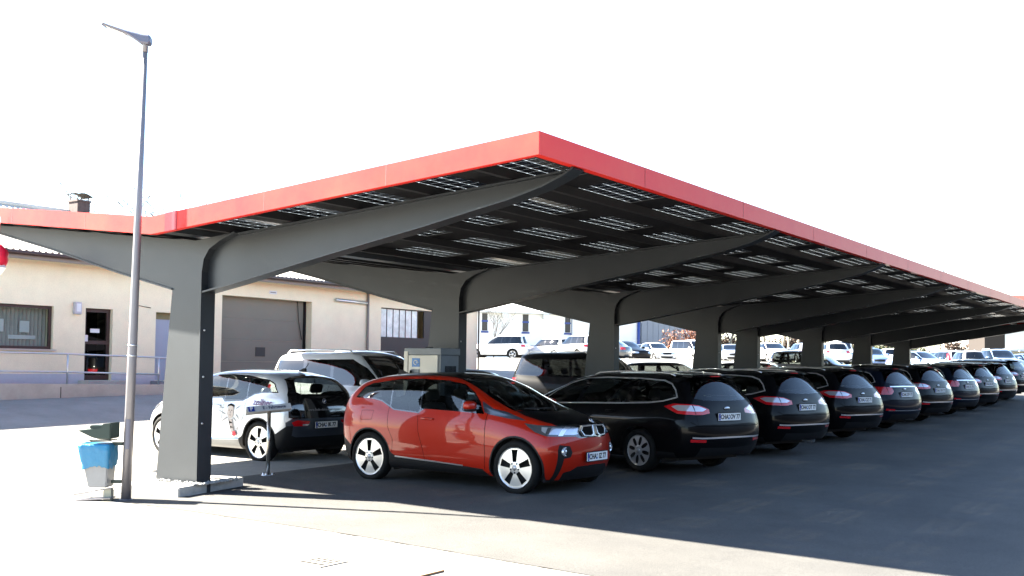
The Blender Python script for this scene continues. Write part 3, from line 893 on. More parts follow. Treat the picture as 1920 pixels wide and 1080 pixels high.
# ---------------------------------------------------------------- other cars from proportions
def auto_car(name, paint, L=4.4, wb=2.6, ro=.9, H=1.5, hw=.88, belt=.95, cowl=2.0, zcowl=1.0, rf=1.3, rr=-.4, tail='hatch', zb=.22, wr=.32,
             nu=2, nv=2, rails=False, lamp='tail_red', hood_z=.80, detail=True, glass='dark_glass', alloy='dull_alloy', mirrors=True, inside=True, glass_to=None, brow=0.0):
    """cowl: x of the windscreen foot, rf: x of roof front, rr: x of roof rear; x = 0 at the rear axle"""
    root = empty(name)
    xt, xn = -ro, L - ro
    zr = H - .075; yr = hw * .70; yb = hw * .90
    ws_dx = cowl - rf
    if tail == 'sedan':
        tailz = belt + .04; xw = rr - .65
        prof = [(zb, xt + .12), (.36, xt + .03), (.5, xt), (.8, xt + .02), (.93, xt + .06), (1.02, xt + .20)]
        R = [None, stn([(.2, xt + .2), (.6, xt + .10), (1.0, xt + .25)], hw * .86, zb + .03, .93, hw * .78, .965, hw * .62, .995),
             stn(max(xw, xt + .35), hw * .97, zb, tailz - .02, yb * .95, tailz + .01, yr, tailz + .05),
             stn(rr, hw, zb, belt + .02, yb, zr - .03, yr, H - .03)]
    elif tail == 'van':
        prof = [(zb, xt + .08), (.45, xt), (.9, xt + .02), (H * .8, xt + .08), (H, xt + .17)]
        R = [None, stn([(.2, xt + .14), (1.0, xt + .12), (H, xt + .26)], hw * .90, zb + .03, belt, yb, zr - .02, yr * 1.1, H - .02),
             stn([(.2, xt + .4), (H, xt + .5)], hw * .985, zb, belt, yb, zr, yr * 1.12, H)]
    else:
        rake = abs(xt - rr)
        prof = [(zb, xt + .14), (.36, xt + .04), (.5, xt), (.68, xt + .01), (.78, xt + .04), (belt + .03, xt + .09), (H, rr)]
        R = [None, stn([(.2, xt + .24), (.6, xt + .13), (belt, xt + .20), (H, rr + .10)], hw * .87, zb + .03, belt + .05, yb * .90, zr - .04, yr * .90, H - .035),
             stn([(.2, xt + .5), (belt, xt + .5), (H, max(rr + .3, xt + .55))], hw * .97, zb, belt + .03, yb * .97, zr - .015, yr * .97, H - .012)]
    R[0] = endm(R[1], prof)
    xm = (rr + rf) / 2
    x1 = R[-1][5][0]
    mids = [x for x in (max(x1 + .35, rr + .5), xm + .25) if x < rf - .2]
    for x in mids: R.append(stn(x, hw, zb, belt, yb, zr, yr, H))
    R += [stn(rf, hw, zb, belt - .01, yb, zr - .035, yr, H - .035),
          stn(rf + ws_dx * .45, hw, zb, belt - .02, yb, zr - .035 - (zr - zcowl) * .40, yr * 1.04, H - .035 - (H - .035 - zcowl) * .42),
          stn(cowl - .02, hw, zb, belt - .05, yb * .97, zcowl - .035, yr * 1.08, zcowl + .02)]
    hl = xn - cowl
    R += [stn(cowl + hl * .40, hw * .99, zb, hood_z + (zcowl - hood_z) * .35 - .03, yb * .92, hood_z + (zcowl - hood_z) * .45, hw * .68, hood_z + (zcowl - hood_z) * .55 + .04),
          stn([(.2, cowl + hl * .72), (.6, cowl + hl * .78), (1.0, cowl + hl * .74)], hw * .93, zb, hood_z - .06, hw * .78, hood_z - .015, hw * .62, hood_z + .035),
          stn([(.2, xn - .30), (.55, xn - .20), (1.0, xn - .24)], hw * .74, zb, hood_z - .11, hw * .64, hood_z - .06, hw * .52, hood_z - .01)]
    R.append(endm(R[-1], [(zb, xn - .10), (zb + .1, xn - .03), (zb + .25, xn), (hood_z - .2, xn - .02), (hood_z - .08, xn - .07), (hood_z - .03, xn - .11), (hood_z + .02, xn - .16)]))
    sh = Shell(R, nu, nv)
    sh.cut([(xt, zb + .10), (cowl + .4, zb + .08), (cowl + .4, zb - .1), (xt, zb - .1)], 'xz', lambda n, c: n.z < .5, 'black_plastic')
    # side glass
    zt = zr - .02 - brow
    if tail == 'sedan':
        dlo = [(cowl - .06, belt + .0), (rr - .25, belt + .055), (rr - .12, belt + .15), (rr + .12, zt - .03), (rf - .05, zt - .01), (rf + ws_dx * .42, zt - (zt - zcowl) * .38), (cowl - .12, belt + .06)]
    elif tail == 'van':
        dlo = [(cowl - .10, belt + .02), ((glass_to if glass_to is not None else xt + .35), belt + .04), ((glass_to if glass_to is not None else xt + .40), zt - .02), (rf - .02, zt - .02), (rf + ws_dx * .42, zt - (zt - zcowl) * .36), (cowl - .16, belt + .08)]
    else:
        k = (rr - xt)
        dlo = [(cowl - .06, belt + .01), (.3, belt + .045), (xt + .22 + .15 * k, belt + .085), (xt + .24 + .45 * k, belt + .20), (rr + .12, zt - .03), (rf - .05, zt - .005), (rf + ws_dx * .42, zt - (zt - zcowl) * .38), (cowl - .12, belt + .07)]
    sh.cut(offset_poly(dlo, .015), 'xz', side, 'black_gloss')
    sh.cut(dlo, 'xz', side, 'glass', 'side_window')
    wbx = (rf * .35 + .05, rf * .95)
    pill = [((cowl + .2) * .42 - .1, .045), (.18 if tail != 'sedan' else .02, .05)]
    for x, w in pill:
        if dlo[2][0] < x < cowl - .3:
            sh.cut([(x + .04 - w, belt + .05), (x + .04 + w, belt + .05), (x - .04 + w, zt - .02), (x - .04 - w, zt - .02)], 'xz', side, 'black_gloss', None, 'side_window')
    wsp = [(cowl + .06, 0), (cowl - .02, hw * .42), (cowl - .14, hw * .72), (rf + ws_dx * .45, hw * .68), (rf + .04, hw * .60), (rf + .10, 0)]
    sh.cut(wsp, 'xy', lambda n, c: n.z > .1 and c.z > zcowl - .12, 'glass', 'windscreen')
    if tail == 'sedan':
        sh.cut([(rr - .02, 0), (rr, hw * .58), (xw + .10, hw * .62), (xw + .06, 0)], 'xy', lambda n, c: n.z > .2 and c.z > tailz, 'glass', 'rear_window')
    else:
        zw0 = belt + .05 if tail == 'hatch' else belt + .05
        sh.cut([(0, zw0), (hw * .60, zw0 + .02), (hw * .66, zw0 + .06), (hw * .55, zr - .05), (hw * .50, zr - .02), (0, zr + .0)], 'yz', lambda n, c: n.x < -.15 and c.x < rr + .1, 'glass', 'rear_window')
    # lamps
    z1 = belt - .02; z0 = belt - .19
    if lamp == 'tall': z0, z1 = belt - .10, zr - .12
    lm = 'tail_red'
    sh.cut([(hw * .58, z1), (hw * 1.0, z1 + .01), (hw * 1.0, z0 + .02), (hw * .62, z0)] if lamp != 'tall' else [(hw * .70, z1), (hw, z1), (hw, z0), (hw * .72, z0)], 'yz', lambda n, c: c.x < xt + (.34 if lamp != 'tall' else .6), lm, 'tail_light')
    if lamp == 'tail_clear':
        sh.cut([(hw * .64, z1 - .03), (hw * .95, z1 - .02), (hw * .95, z0 + .09), (hw * .66, z0 + .07)], 'yz', lambda n, c: c.x < xt + .3, 'tail_clear', 'tail_light')
    sh.cut([(xn - .62, hood_z - .06), (xn - .12, hood_z - .12), (xn - .10, hood_z - .22), (xn - .45, hood_z - .21)], 'xz', lambda n, c: c.y > hw * .40, 'lamp_clear', 'headlight')
    sh.cut([(0, hood_z - .10), (hw * .44, hood_z - .12), (hw * .38, hood_z - .26), (0, hood_z - .27)], 'yz', lambda n, c: c.x > xn - .3, 'black_plastic')
    sh.cut([(0, zb + .20), (hw * .6, zb + .20), (hw * .5, zb + .05), (0, zb + .04)], 'yz', lambda n, c: c.x > xn - .35, 'black_plastic')
    sh.mats.append('DELETE')
    for cx in (0, wb):
        sh.cut(circ(cx, wr, wr + .055, 28), 'xz', lambda n, c: c.z < wr * 2 + .25, 'DELETE')
    if detail:
        for pts in ([(cowl - .12, belt - .03), (cowl - .10, zb + .12)], [(cowl * .42 - .02, belt + .0), (cowl * .42, zb + .12)], [(.12, belt + .02), (.40, .62), (.40, zb + .14)]):
            sh.line(pts, .012, 'xz', side)
    sh.emit(root, {'paint': paint, 'glass': glass}, split=('side_window', 'tail_light', 'headlight'))
    for x in (0, wb):
        for sg in (1, -1): wheel(root, x, sg * (hw - .03), wr, .21, wr * .68, STY_S, alloy, sg)
    underbody(root, xt + .15, xn - .25, zb - .02, hw * .95, (0, wb), belt - .35, (cowl - .35, zcowl - .03), wr)
    if inside: seats(root, (cowl - .95, max(cowl - 1.85, .0)), hw * .40, belt - .62, 1.0)
    if mirrors:
        for sg in (1, -1): mirror(root, cowl - .22, sg * hw * .97, belt + .06, sg, paint, 1.0)
    if rails:
        for sg in (1, -1):
            bm = bmesh.new()
            tube(bm, [(rf - .1, sg * yr * .97, H - .055), (rf - .2, sg * yr * .97, H + .015), (xm, sg * yr * .97, H + .03), (rr + .4, sg * yr * .97, H + .01), (rr + .3, sg * yr * .97, H - .06)], .018, 6)
            link('roof_rail', bm, 'satin_silver', root)
    return root

def label_tree(root, label, cat, group=None):
    return tag(root, label, cat, group)

# ---------------------------------------------------------------- ground
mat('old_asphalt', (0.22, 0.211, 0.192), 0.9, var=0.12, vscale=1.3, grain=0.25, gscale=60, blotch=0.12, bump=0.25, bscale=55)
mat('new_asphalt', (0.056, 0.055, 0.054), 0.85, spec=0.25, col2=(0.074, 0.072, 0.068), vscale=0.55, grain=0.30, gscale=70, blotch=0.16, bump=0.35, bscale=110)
mat('joint', (0.05, 0.045, 0.04), 0.9)
mat('far_ground', (0.26, 0.25, 0.22), 0.95, var=0.15, vscale=0.05)
def axis_pts(lo, hi, fine, rough, a, b):
    pts = []; x = lo
    while x < hi:
        pts.append(x)
        x += fine if a <= x < b else rough
    pts.append(hi)
    return pts
def terrain(name, xs, ys, dz, m):
    bm = bmesh.new()
    vs = [[bm.verts.new((x, y, gz(x, y) + dz)) for y in ys] for x in xs]
    for i in range(len(xs) - 1):
        for j in range(len(ys) - 1):
            f = bm.faces.new((vs[i][j], vs[i + 1][j], vs[i + 1][j + 1], vs[i][j + 1])); f.smooth = True
    return tag(link(name, bm, m), kind='structure')
# one sheet out to the horizon, denser near the car park
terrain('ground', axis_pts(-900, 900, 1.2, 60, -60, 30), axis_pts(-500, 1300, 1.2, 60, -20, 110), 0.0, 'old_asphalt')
xs = [x for x in axis_pts(-7.5, 40, .8, 4, -7.5, 16)]
def strip(name, x0, x1, y0, y1, dz, m, step=.8):
    n, k = max(1, int((x1 - x0) / step)), max(1, int((y1 - y0) / step))
    return terrain(name, [x0 + (x1 - x0) * i / n for i in range(n + 1)], [y0 + (y1 - y0) * j / k for j in range(k + 1)], dz, m)
strip('car_park_asphalt', -1.1, 30, -1.27, 44, 0.006, 'new_asphalt', 0.6)  # stops at the columns; paler asphalt left of them partly paints in sunlight
# ragged joints between the paving strips
def joint(name, x0, x1, y, w, dens):
    bm = bmesh.new()
    r = random.Random(int(y * 100)); x = x0
    while x < x1:
        l = r.uniform(.02, .30)
        if r.random() < dens:
            ww = w * r.uniform(.3, 1.3); yy = y + r.uniform(-.012, .012)
            z0, z1 = gz(x, y) + .010, gz(x + l, y) + .010
            face(bm, [(x, yy - ww, z0), (x + l, yy - ww * r.uniform(.3, 1), z1), (x + l, yy + ww * r.uniform(.3, 1), z1), (x, yy + ww, z0)])
        x += l + r.uniform(0, .12)
    return tag(link(name, bm, 'joint'), kind='structure')
joint('paving_joint', -12, 14, -1.275, .008, .35)
joint('paving_joint', -12, 14, -3.10, .010, .40)
joint('paving_joint', -12, -1.0, -.90, .006, .35)

# iron drain grate and the flush cover beside it
mat('iron', (0.34, 0.31, 0.27), 0.6, 0.2, var=0.1, vscale=20)
mat('hole', (0.005, 0.004, 0.003), 0.95)
mat('rust', (0.17, 0.10, 0.05), 0.9)
d = empty('drain_grate', (4.47, -2.40, gz(4.47, -2.4)), 0.0, 'pale iron drain grate with rows of slots set flush in the paving', 'drain grate')
bm = bmesh.new(); box(bm, (-.17, -.17, -.03), (.17, .17, .007)); link('grate_plate', bm, 'iron', d)
for i in range(3):
    for j in range(4):
        bm = bmesh.new(); bx, by = -.108 + j * .072, -.10 + i * .10
        face(bm, [(bx - .022, by - .038, .0095), (bx + .022, by - .038, .0095), (bx + .022, by + .038, .0095), (bx - .022, by + .038, .0095)]); link('slot', bm, 'hole', d)
d = empty('cover_plate', (5.12, -2.2, gz(5.12, -2.2)), 0.0, 'flat rectangular metal cover with rusty rim beside the drain grate', 'manhole cover')
bm = bmesh.new(); box(bm, (-.36, -.22, -.03), (.36, .22, .006)); link('cover', bm, 'iron', d)
bm = bmesh.new()
box(bm, (.36, -.225, -.02), (.375, .225, .009)); box(bm, (-.375, .10, -.02), (-.36, .225, .009))
link('rim', bm, 'rust', d)
for qx in (-.30, .18):
    bm = bmesh.new()
    for e in (0, .05): box(bm, (qx + e, .15, .004), (qx + e + .02, .17, .0085))
    link('lifting_hole', bm, 'hole', d)

# ---------------------------------------------------------------- the solar carport
mat('fascia_red', (0.56, 0.011, 0.013), 0.65, spec=0.08, coat=0.25, col2=(0.58, 0.035, 0.022), vscale=1.1)
mat('fascia_patch', (0.30, 0.006, 0.016), 0.5, spec=0.2, coat=0.3)
mat('steel_grey', (0.0145, 0.018, 0.0225), 0.42, 0.15, var=0.10, vscale=2.2, bump=0.04, bscale=40)
mat('steel_dark', (0.010, 0.010, 0.012), 0.6, spec=0.3)
mat('deck_dark', (0.006, 0.006, 0.008), 0.7, spec=0.2)
mat('cell', (0.006, 0.008, 0.014), 0.25, spec=0.5)
mat('concrete', (0.42, 0.41, 0.38), 0.9, var=0.15, vscale=9, bump=0.3, bscale=60)
mat('gravel', (0.30, 0.30, 0.29), 0.9, var=0.35, vscale=22)
SP, GAP = 5.39, 2.656
ROWS = [i * SP for i in range(4)] + [3 * SP + GAP + i * SP for i in range(4)]
Y0R, Y1R = -.86, ROWS[-1] + 1.1
XR, XL, XV = 5.65, -7.60, -.17
def zbR(x): return 3.28 + .0655 * (x - XV)
def zbL(x): return 3.28 + .110 * (XV - x)
def zb(x): return zbR(x) if x > XV else zbL(x)
FH = .222
carport = empty('solar_carport', (0, 0, 0), 0, 'long grey steel carport with red edge trim and a roof of glass solar panels', 'carport')
# red fascia: front (two slopes), side, back
def fascia(pts, inward):
    """closed box profile along a polyline of lower edge points, lip turned inward, ends mitred"""
    bm = bmesh.new()
    ivs = [Vector(i) for i in inward]
    up = Vector((0, 0, FH))
    def prof(p, iv):
        return [p, p + up, p + up + iv * .10, p + up * .96 + iv * .10, p + up * .96 + iv * .035, p + iv * .035 + Vector((0, 0, .03)), p + iv * .09 + Vector((0, 0, .03)), p + iv * .09]
    for (p, q), (ia, ib) in zip(zip(pts, pts[1:]), zip(ivs, ivs[1:])):
        A, B = prof(Vector(p), ia), prof(Vector(q), ib)
        va = [bm.verts.new(a) for a in A]; vb = [bm.verts.new(b) for b in B]
        n = len(A)
        for i in range(n): bm.faces.new((va[i], va[(i + 1) % n], vb[(i + 1) % n], vb[i]))
        bm.faces.new(va); bm.faces.new(vb[::-1])
    return bm
link('fascia', fascia([(XL, Y0R, zb(XL)), (XV, Y0R, zb(XV)), (XR, Y0R, zb(XR))], ((1, 1, 0), (0, 1, 0), (-1, 1, 0))), 'fascia_red', carport)
link('fascia', fascia([(XR, Y0R, zb(XR)), (XR, Y1R, zb(XR))], ((-1, 1, 0), (-1, -1, 0))), 'fascia_red', carport)
link('fascia', fascia([(XL, Y0R, zb(XL)), (XL, Y1R, zb(XL))], ((1, 1, 0), (1, -1, 0))), 'fascia_red', carport)
link('fascia', fascia([(XL, Y1R, zb(XL)), (XV, Y1R, zb(XV)), (XR, Y1R, zb(XR))], ((1, -1, 0), (0, -1, 0), (-1, -1, 0))), 'fascia_red', carport)
mat('fascia_dark', (0.20, 0.008, 0.008), 0.6)
for x in (-5.9, -3.4, -1.6, 1.9, 3.75):
    bm = bmesh.new(); prism(bm, [(x, zb(x) + .002), (x + .008, zb(x) + .002), (x + .008, zb(x) + FH), (x, zb(x) + FH)], Y0R - .0012, Y0R + .01); link('fascia_seam', bm, 'fascia_dark', carport)
y = Y0R + 2.1
while y < Y1R:
    bm = bmesh.new(); box(bm, (XR - .01, y, zb(XR) + .002), (XR + .0012, y + .010, zb(XR) + FH)); link('fascia_seam', bm, 'fascia_dark', carport); y += 2.75
bm = bmesh.new()
p, q = (.11, zb(.11)), (.34, zb(.34))
prism(bm, [(p[0], p[1] - .004), (q[0], q[1] - .004), (q[0], q[1] + FH + .004), (p[0], p[1] + FH + .004)], Y0R - .006, Y0R + .02)
tag(link('joint_cover', bm, 'fascia_patch', carport), 'darker crimson cover strip over the fascia joint')
# column frames: Y-shaped box column and left arm, recessed right arm with bottom flange, curved stiffener
ARM_B = [(0.0, 2.59), (.65, 2.69), (1.34, 2.81), (2.26, 2.965), (3.1, 3.10), (3.7, 3.195), (4.33, 3.31), (4.85, 3.40), (5.25, 3.495), (5.50, 3.585), (5.62, zbR(5.62) - .01)]
LEFT_B = [(-.60, 2.65), (-.78, 2.69), (-1.78, 2.915), (-3.43, 3.325), (-5.1, 3.70), (-6.3, 3.90), (-7.45, zbL(-7.45) - .02)]
def yz_offset(poly, d): return poly
frame0 = None
def column_frame(y):
    bm = bmesh.new()
    zf = gz(0, y) - .1
    stiff = [(0.0, 2.55), (0.0, 2.85), (.035, 3.02), (.14, 3.15), (.34, 3.245), (.62, zbR(.62))]
    # column and left arm: front and back plates with closed edges
    poly = [(-.87, zf), (0.0, zf)] + stiff + [(XV + .02, zb(XV) - .012)] + [(x, zbL(x) - .012) for x in (-1.5, -3.4, -5.4, -7.45)] + LEFT_B[::-1]
    prism(bm, poly, -.20, -.02)
    fr = link('column_frame', bm, 'steel_grey', carport); fr.location = (0, y, 0)
    # right arm web
    bm = bmesh.new()
    web = [(-.01, 2.60)] + ARM_B[1:] + [(5.55, zbR(5.55) - .012), (3, zbR(3) - .012), (.3, zbR(.3) - .012), (-.01, 3.2)]
    prism(bm, web, -.118, -.102)
    link('arm', bm, 'steel_grey', fr)
    # flanges of the arm, column edge flange and the curved stiffener
    def ribbon(pts, y0, y1, t):
        bm = bmesh.new()
        up = []; dn = []
        for i, p in enumerate(pts):
            a, b = Vector(pts[max(i - 1, 0)]), Vector(pts[min(i + 1, len(pts) - 1)])
            d = (b - a).normalized(); n = Vector((-d.y, d.x))
            up.append((p[0] + n.x * t / 2, p[1] + n.y * t / 2)); dn.append((p[0] - n.x * t / 2, p[1] - n.y * t / 2))
        prism(bm, up + dn[::-1], y0, y1)
        return bm
    link('flange', ribbon([(-.008, 2.588)] + ARM_B[1:], -.215, -.005, .022), 'steel_grey', fr)
    link('flange', ribbon([(.010, zf), (.010, 2.56)] + [(a + .010, b) for a, b in stiff[1:]], -.222, .002, .020), 'steel_grey', fr)
    link('flange', ribbon([(.66, zbR(.66) - .024), (3, zbR(3) - .024), (5.52, zbR(5.52) - .024)], -.19, -.03, .018), 'steel_grey', fr)
    link('flange', ribbon(LEFT_B, -.222, .002, .020), 'steel_grey', fr)
    bm = bmesh.new()
    for (x, z) in [(.0, .9), (.0, 1.5), (.0, 2.1)]:
        lathe(bm, [(.014, 0), (.012, .012), (.001, .014)], 8, 'x', (.021, -.16, z))
    for x in (.95, 1.9, 2.85, 3.8, 4.6):
        for yy in (-.16, -.06):
            lathe(bm, [(.012, 0), (.010, .010), (.001, .012)], 8, 'z', (x, yy, np.interp(x, [a for a, b in ARM_B], [b for a, b in ARM_B]) + .010))
    link('bolt', bm, 'satin_silver', fr)
    return fr
for y in ROWS: column_frame(y + .002)
# roof deck strips, purlins, glass-glass panels
PX, PY, CP = 1.08, SP / 3, .157                # panel pitch across / along, cell pitch
NX, NY = 5, 8
right_x = [5.33 - PX * i for i in range(5)]    # upper edge of each row of panels
left_x = [-7.35 + 1.04 * i for i in range(7)]
ys = []
y = Y0R + .18
while y + NY * CP < Y1R - .05:
    ys.append(y); y += PY
def panel_mesh():
    bm = bmesh.new()
    g, gy, ch = .0015, .0006, .0110
    for i in range(NX):
        for j in range(NY):
            x0, x1 = -(i + 1) * CP + g, -i * CP - g
            y0, y1 = j * CP + gy, (j + 1) * CP - gy
            z = 0
            face(bm, [(x0 + ch, y0, z), (x1 - ch, y0, z), (x1, y0 + ch, z), (x1, y1 - ch, z), (x1 - ch, y1, z), (x0 + ch, y1, z), (x0, y1 - ch, z), (x0, y0 + ch, z)], 0)
    f = face(bm, [(-NX * CP - .03, -.03, .004), (.03, -.03, .004), (.03, NY * CP + .03, .004), (-NX * CP - .03, NY * CP + .03, .004)], 1)
    return bm
panel0 = None
slots = []
zp = lambda x: zb(x) + .105
for side_, xs_ in (('R', right_x), ('L', left_x)):
    for x in xs_:
        for y in ys:
            slots.append((side_, x, y))
slots.sort(key=lambda s: (s[1] - 10.97)**2 + (s[2] + 8.8)**2 + (120 if s[0] == 'L' else 0))
rest = None
tiltR, tiltL = -math.atan(.0655), math.atan(.110)
for k, (sd, x, y) in enumerate(slots):
    xe = x if sd == 'R' else x + NX * CP
    if k < 96:
        if panel0 is None:
            panel0 = link('solar_panel', panel_mesh(), ['cell', 'clear_glass'], carport, recalc=False); o = panel0
        else:
            o = panel0.copy(); COL.objects.link(o)
        o.location = (xe, y, zp(xe)); o.rotation_euler = (0, tiltR if sd == 'R' else tiltL, 0)
    else:
        if rest is None: rest = bmesh.new()
        pm = panel_mesh()
        pm.transform(Matrix.Translation((xe, y, zp(xe))) @ Matrix.Rotation(tiltR if sd == 'R' else tiltL, 4, 'Y'))
        me = bpy.data.meshes.new('t'); pm.to_mesh(me); pm.free(); rest.from_mesh(me); bpy.data.meshes.remove(me)
tag(link('solar_panels', rest, ['cell', 'clear_glass'], carport, recalc=False), kind='stuff')
bm = bmesh.new()
def slab(x0, x1, y0, y1, t=.03, off=.098):
    f = lambda x: zb(x) + off
    P = [(x0, y0, f(x0)), (x1, y0, f(x1)), (x1, y1, f(x1)), (x0, y1, f(x0))]
    Q = [(a, b, c + t) for a, b, c in P]
    v = [bm.verts.new(p) for p in P + Q]
    for q in ((3, 2, 1, 0), (4, 5, 6, 7), (0, 1, 5, 4), (1, 2, 6, 5), (2, 3, 7, 6), (3, 0, 4, 7)): bm.faces.new([v[i] for i in q])
W = NX * CP
def deck(rows, lo, hi):
    rows = sorted(rows)
    edges = [(lo, rows[0][0])] + [(a[1], b[0]) for a, b in zip(rows, rows[1:])] + [(rows[-1][1], hi)]
    for a, b in edges:
        if b - a > .01: slab(a, b, Y0R + .04, Y1R - .04)
    for a, b in rows:
        yy = Y0R + .04
        for y in ys:
            slab(a, b, yy, y - .001); yy = y + NY * CP + .001
        slab(a, b, yy, Y1R - .04)
deck([(x - W - .001, x + .001) for x in right_x], XV + .10, XR - .04)
deck([(x - .001, x + W + .001) for x in left_x], XL + .04, XV - .10)
link('roof_deck', bm, 'deck_dark', carport)
for x in [r - .50 for r in right_x] + [l + .42 for l in left_x]:
    bm = bmesh.new()
    box(bm, (x - .035, Y0R + .10, zb(x) + .004), (x + .035, Y1R - .10, zb(x) + .100))
    link('purlin', bm, 'steel_dark', carport)
bm = bmesh.new()
prism(bm, [(XV - .14, 3.40), (XV - .12, 3.325), (XV + .12, 3.325), (XV + .14, 3.40)], Y0R + .05, Y1R - .05)
link('gutter', bm, 'steel_grey', carport)
# concrete plinth with loose gravel at the front column
bm = bmesh.new()
prism(bm, [(.17, -.60), (-.20, .74), (-1.12, .50), (-.78, -.86)], -.02, .125, plane='xy')
bmesh.ops.bevel(bm, geom=bm.edges[:], offset=.012, segments=2, affect='EDGES')
tag(link('column_plinth', bm, 'concrete'), 'low concrete plinth around the foot of the nearest carport column', 'plinth')
bm = bmesh.new(); r = random.Random(3)
for k in range(150):
    x, y = r.uniform(.03, .13), r.uniform(-.25, .5)
    x -= .26 * (y + .1)
    if k > 90: x, y = r.uniform(-.8, .1), r.uniform(-.30, -.23)
    s = r.uniform(.012, .032)
    mt = Matrix.Translation((x, y, .125 + s * .4)) @ Matrix.Rotation(r.uniform(0, 6), 4, (r.random(), r.random(), 1)) @ Matrix.Diagonal((s, s * r.uniform(.6, 1), s * .7, 1))
    bmesh.ops.create_icosphere(bm, subdivisions=1, radius=1.0, matrix=mt)
tag(link('gravel', bm, 'gravel', recalc=False), 'loose grey gravel lying on the plinth beside the column', 'gravel', kind='stuff')

# ---------------------------------------------------------------- street lamp with waste bin
mat('lamp_steel', (0.19, 0.18, 0.19), 0.38, 0.4, var=0.06, vscale=3)
mat('lamp_head', (0.12, 0.12, 0.155), 0.4, 0.3)
mat('lamp_lens', (0.30, 0.28, 0.27), 0.25, 0.1)
LB = Vector((-.165, -1.115, 0)); LT = Vector((-.092, -1.064, 5.60))
lamp = empty('street_lamp', LB, 0, 'tall tapered grey street lamp with a flat slanted head at the left', 'street lamp')
bm = bmesh.new()
D = LT - LB
tube(bm, [D * 0.0 + Vector((0, 0, -.05)), D * .30, D * .62, D * 1.0], [.059, .055, .044, .029], 24)
link('pole', bm, 'lamp_steel', lamp)
bm = bmesh.new()
for k in range(8):
    a = math.atan2(-.75, .66) + (k - 3.5) * .11
    b = a + .11
    q = [D * (z / 5.6) + Vector((math.cos(t) * .0605, math.sin(t) * .0605, 0)) for z in (.62, .98) for t in (a, b)]
    face(bm, [q[0], q[1], q[3], q[2]])
link('access_door', bm, 'lamp_head', lamp)
bm = bmesh.new()
tube(bm, [D * .335, D * .338], [.060, .060], 20); tube(bm, [D * .312, D * .315], [.060, .060], 20)
link('clamp_band', bm, 'satin_silver', lamp)
bm = bmesh.new()
tube(bm, [D * .985, D * 1.006, D * 1.012], [.033, .034, .030], 16); tube(bm, [(0, 0, -.02), (0, 0, .012)], [.085, .082], 20)
link('collar', bm, 'lamp_steel', lamp)
hx = Vector((-.82, -.57, 0)).normalized()                 # direction of the arm
hy = Vector((0, 0, 1)).cross(hx)
T0 = D * 1.0
def LH(a, b, c): return T0 + hx * a + hy * b + Vector((0, 0, c))
bm = bmesh.new()
secs = [(-.07, .045, .03, .09), (-.05, .06, .005, .125), (.05, .065, .015, .135), (.18, .08, .105, .165), (.24, .085, .135, .180), (.50, .10, .235, .258), (.53, .08, .246, .260)]
rings = []
for a, w, z0, z1 in secs:
    rings.append([bm.verts.new(LH(a, b, c)) for b, c in ((-w, z0 + .02), (-w * .8, z0), (w * .8, z0), (w, z0 + .02), (w * .95, z1 - .02), (w * .6, z1), (-w * .6, z1), (-w * .95, z1 - .02))])
for a, b in zip(rings, rings[1:]):
    for k in range(8): bm.faces.new((a[k], a[(k + 1) % 8], b[(k + 1) % 8], b[k]))
bm.faces.new(rings[0]); bm.faces.new(rings[-1])
hd = link('lamp_head', bm, 'lamp_head', lamp, smooth=False)
bm = bmesh.new()
def lowz(a): return .135 + (a - .24) * (.100 / .26)
for i in range(4):
    a0, a1 = .250 + i * .060, .250 + i * .060 + .050
    face(bm, [LH(a0, -.065, lowz(a0) - .004), LH(a1, -.07, lowz(a1) - .004), LH(a1, .07, lowz(a1) - .004), LH(a0, .065, lowz(a0) - .004)])
link('lens', bm, 'lamp_lens', hd)

mat('bin_white', (0.24, 0.24, 0.24), 0.5, var=0.08, vscale=6)
mat('bin_green', (0.006, 0.022, 0.016), 0.45)
m = mat('bag_blue', (0.007, 0.155, 0.30), 0.35, spec=0.6, bump=0.9, bscale=9)
bx = Vector((-.455, -1.315, 0))
ang = math.atan2(.575, .818)
wb_ = empty('waste_bin', bx, ang, 'white waste bin with blue bag and dark green lid, hung on the lamp pole', 'waste bin')
bm = bmesh.new()
def frustum(bm, z0, w0, d0, z1, w1, d1, mi=0, cx0=0, cx1=0, cap=True):
    a = [bm.verts.new((cx0 + sx * w0, sy * d0, z0)) for sx, sy in ((-1, -1), (1, -1), (1, 1), (-1, 1))]
    b = [bm.verts.new((cx1 + sx * w1, sy * d1, z1)) for sx, sy in ((-1, -1), (1, -1), (1, 1), (-1, 1))]
    for k in range(4):
        f = bm.faces.new((a[k], a[(k + 1) % 4], b[(k + 1) % 4], b[k])); f.material_index = mi
    if cap:
        bm.faces.new(a[::-1]).material_index = mi; bm.faces.new(b).material_index = mi
frustum(bm, .155, .120, .13, .66, .195, .17, cx0=.045)
bmesh.ops.bevel(bm, geom=bm.edges[:], offset=.012, segments=2, affect='EDGES')
link('bin_body', bm, 'bin_white', wb_)
wb_.scale = (.92, .92, 1.0)
bm = bmesh.new()
N = 40; r = random.Random(5); rows = []
for i, (z, s) in enumerate([(.685, 1.0), (.66, 1.09), (.60, 1.08), (.54, 1.10), (.48, 1.11), (.43, 1.13), (.405, 1.12)]):
    row = []
    for k in range(N):
        t = 2 * PI * k / N
        sx, sy = math.cos(t), math.sin(t)
        q = 1 / max(abs(sx), abs(sy)); q = 1 + (q - 1) * .85
        w, dd = .120 + (z - .155) * .149, .13 + (z - .155) * .08
        wob = 1 + r.uniform(-.035, .045) * (1 if i else .3)
        zz = z + (r.uniform(-.03, .015) + .02 * math.sin(3 * t) if i == 6 else 0)
        row.append(bm.verts.new((.045 * (1 - (z - .155) / .5) + sx * q * w * s * wob, sy * q * dd * s * wob, zz)))
    rows.append(row)
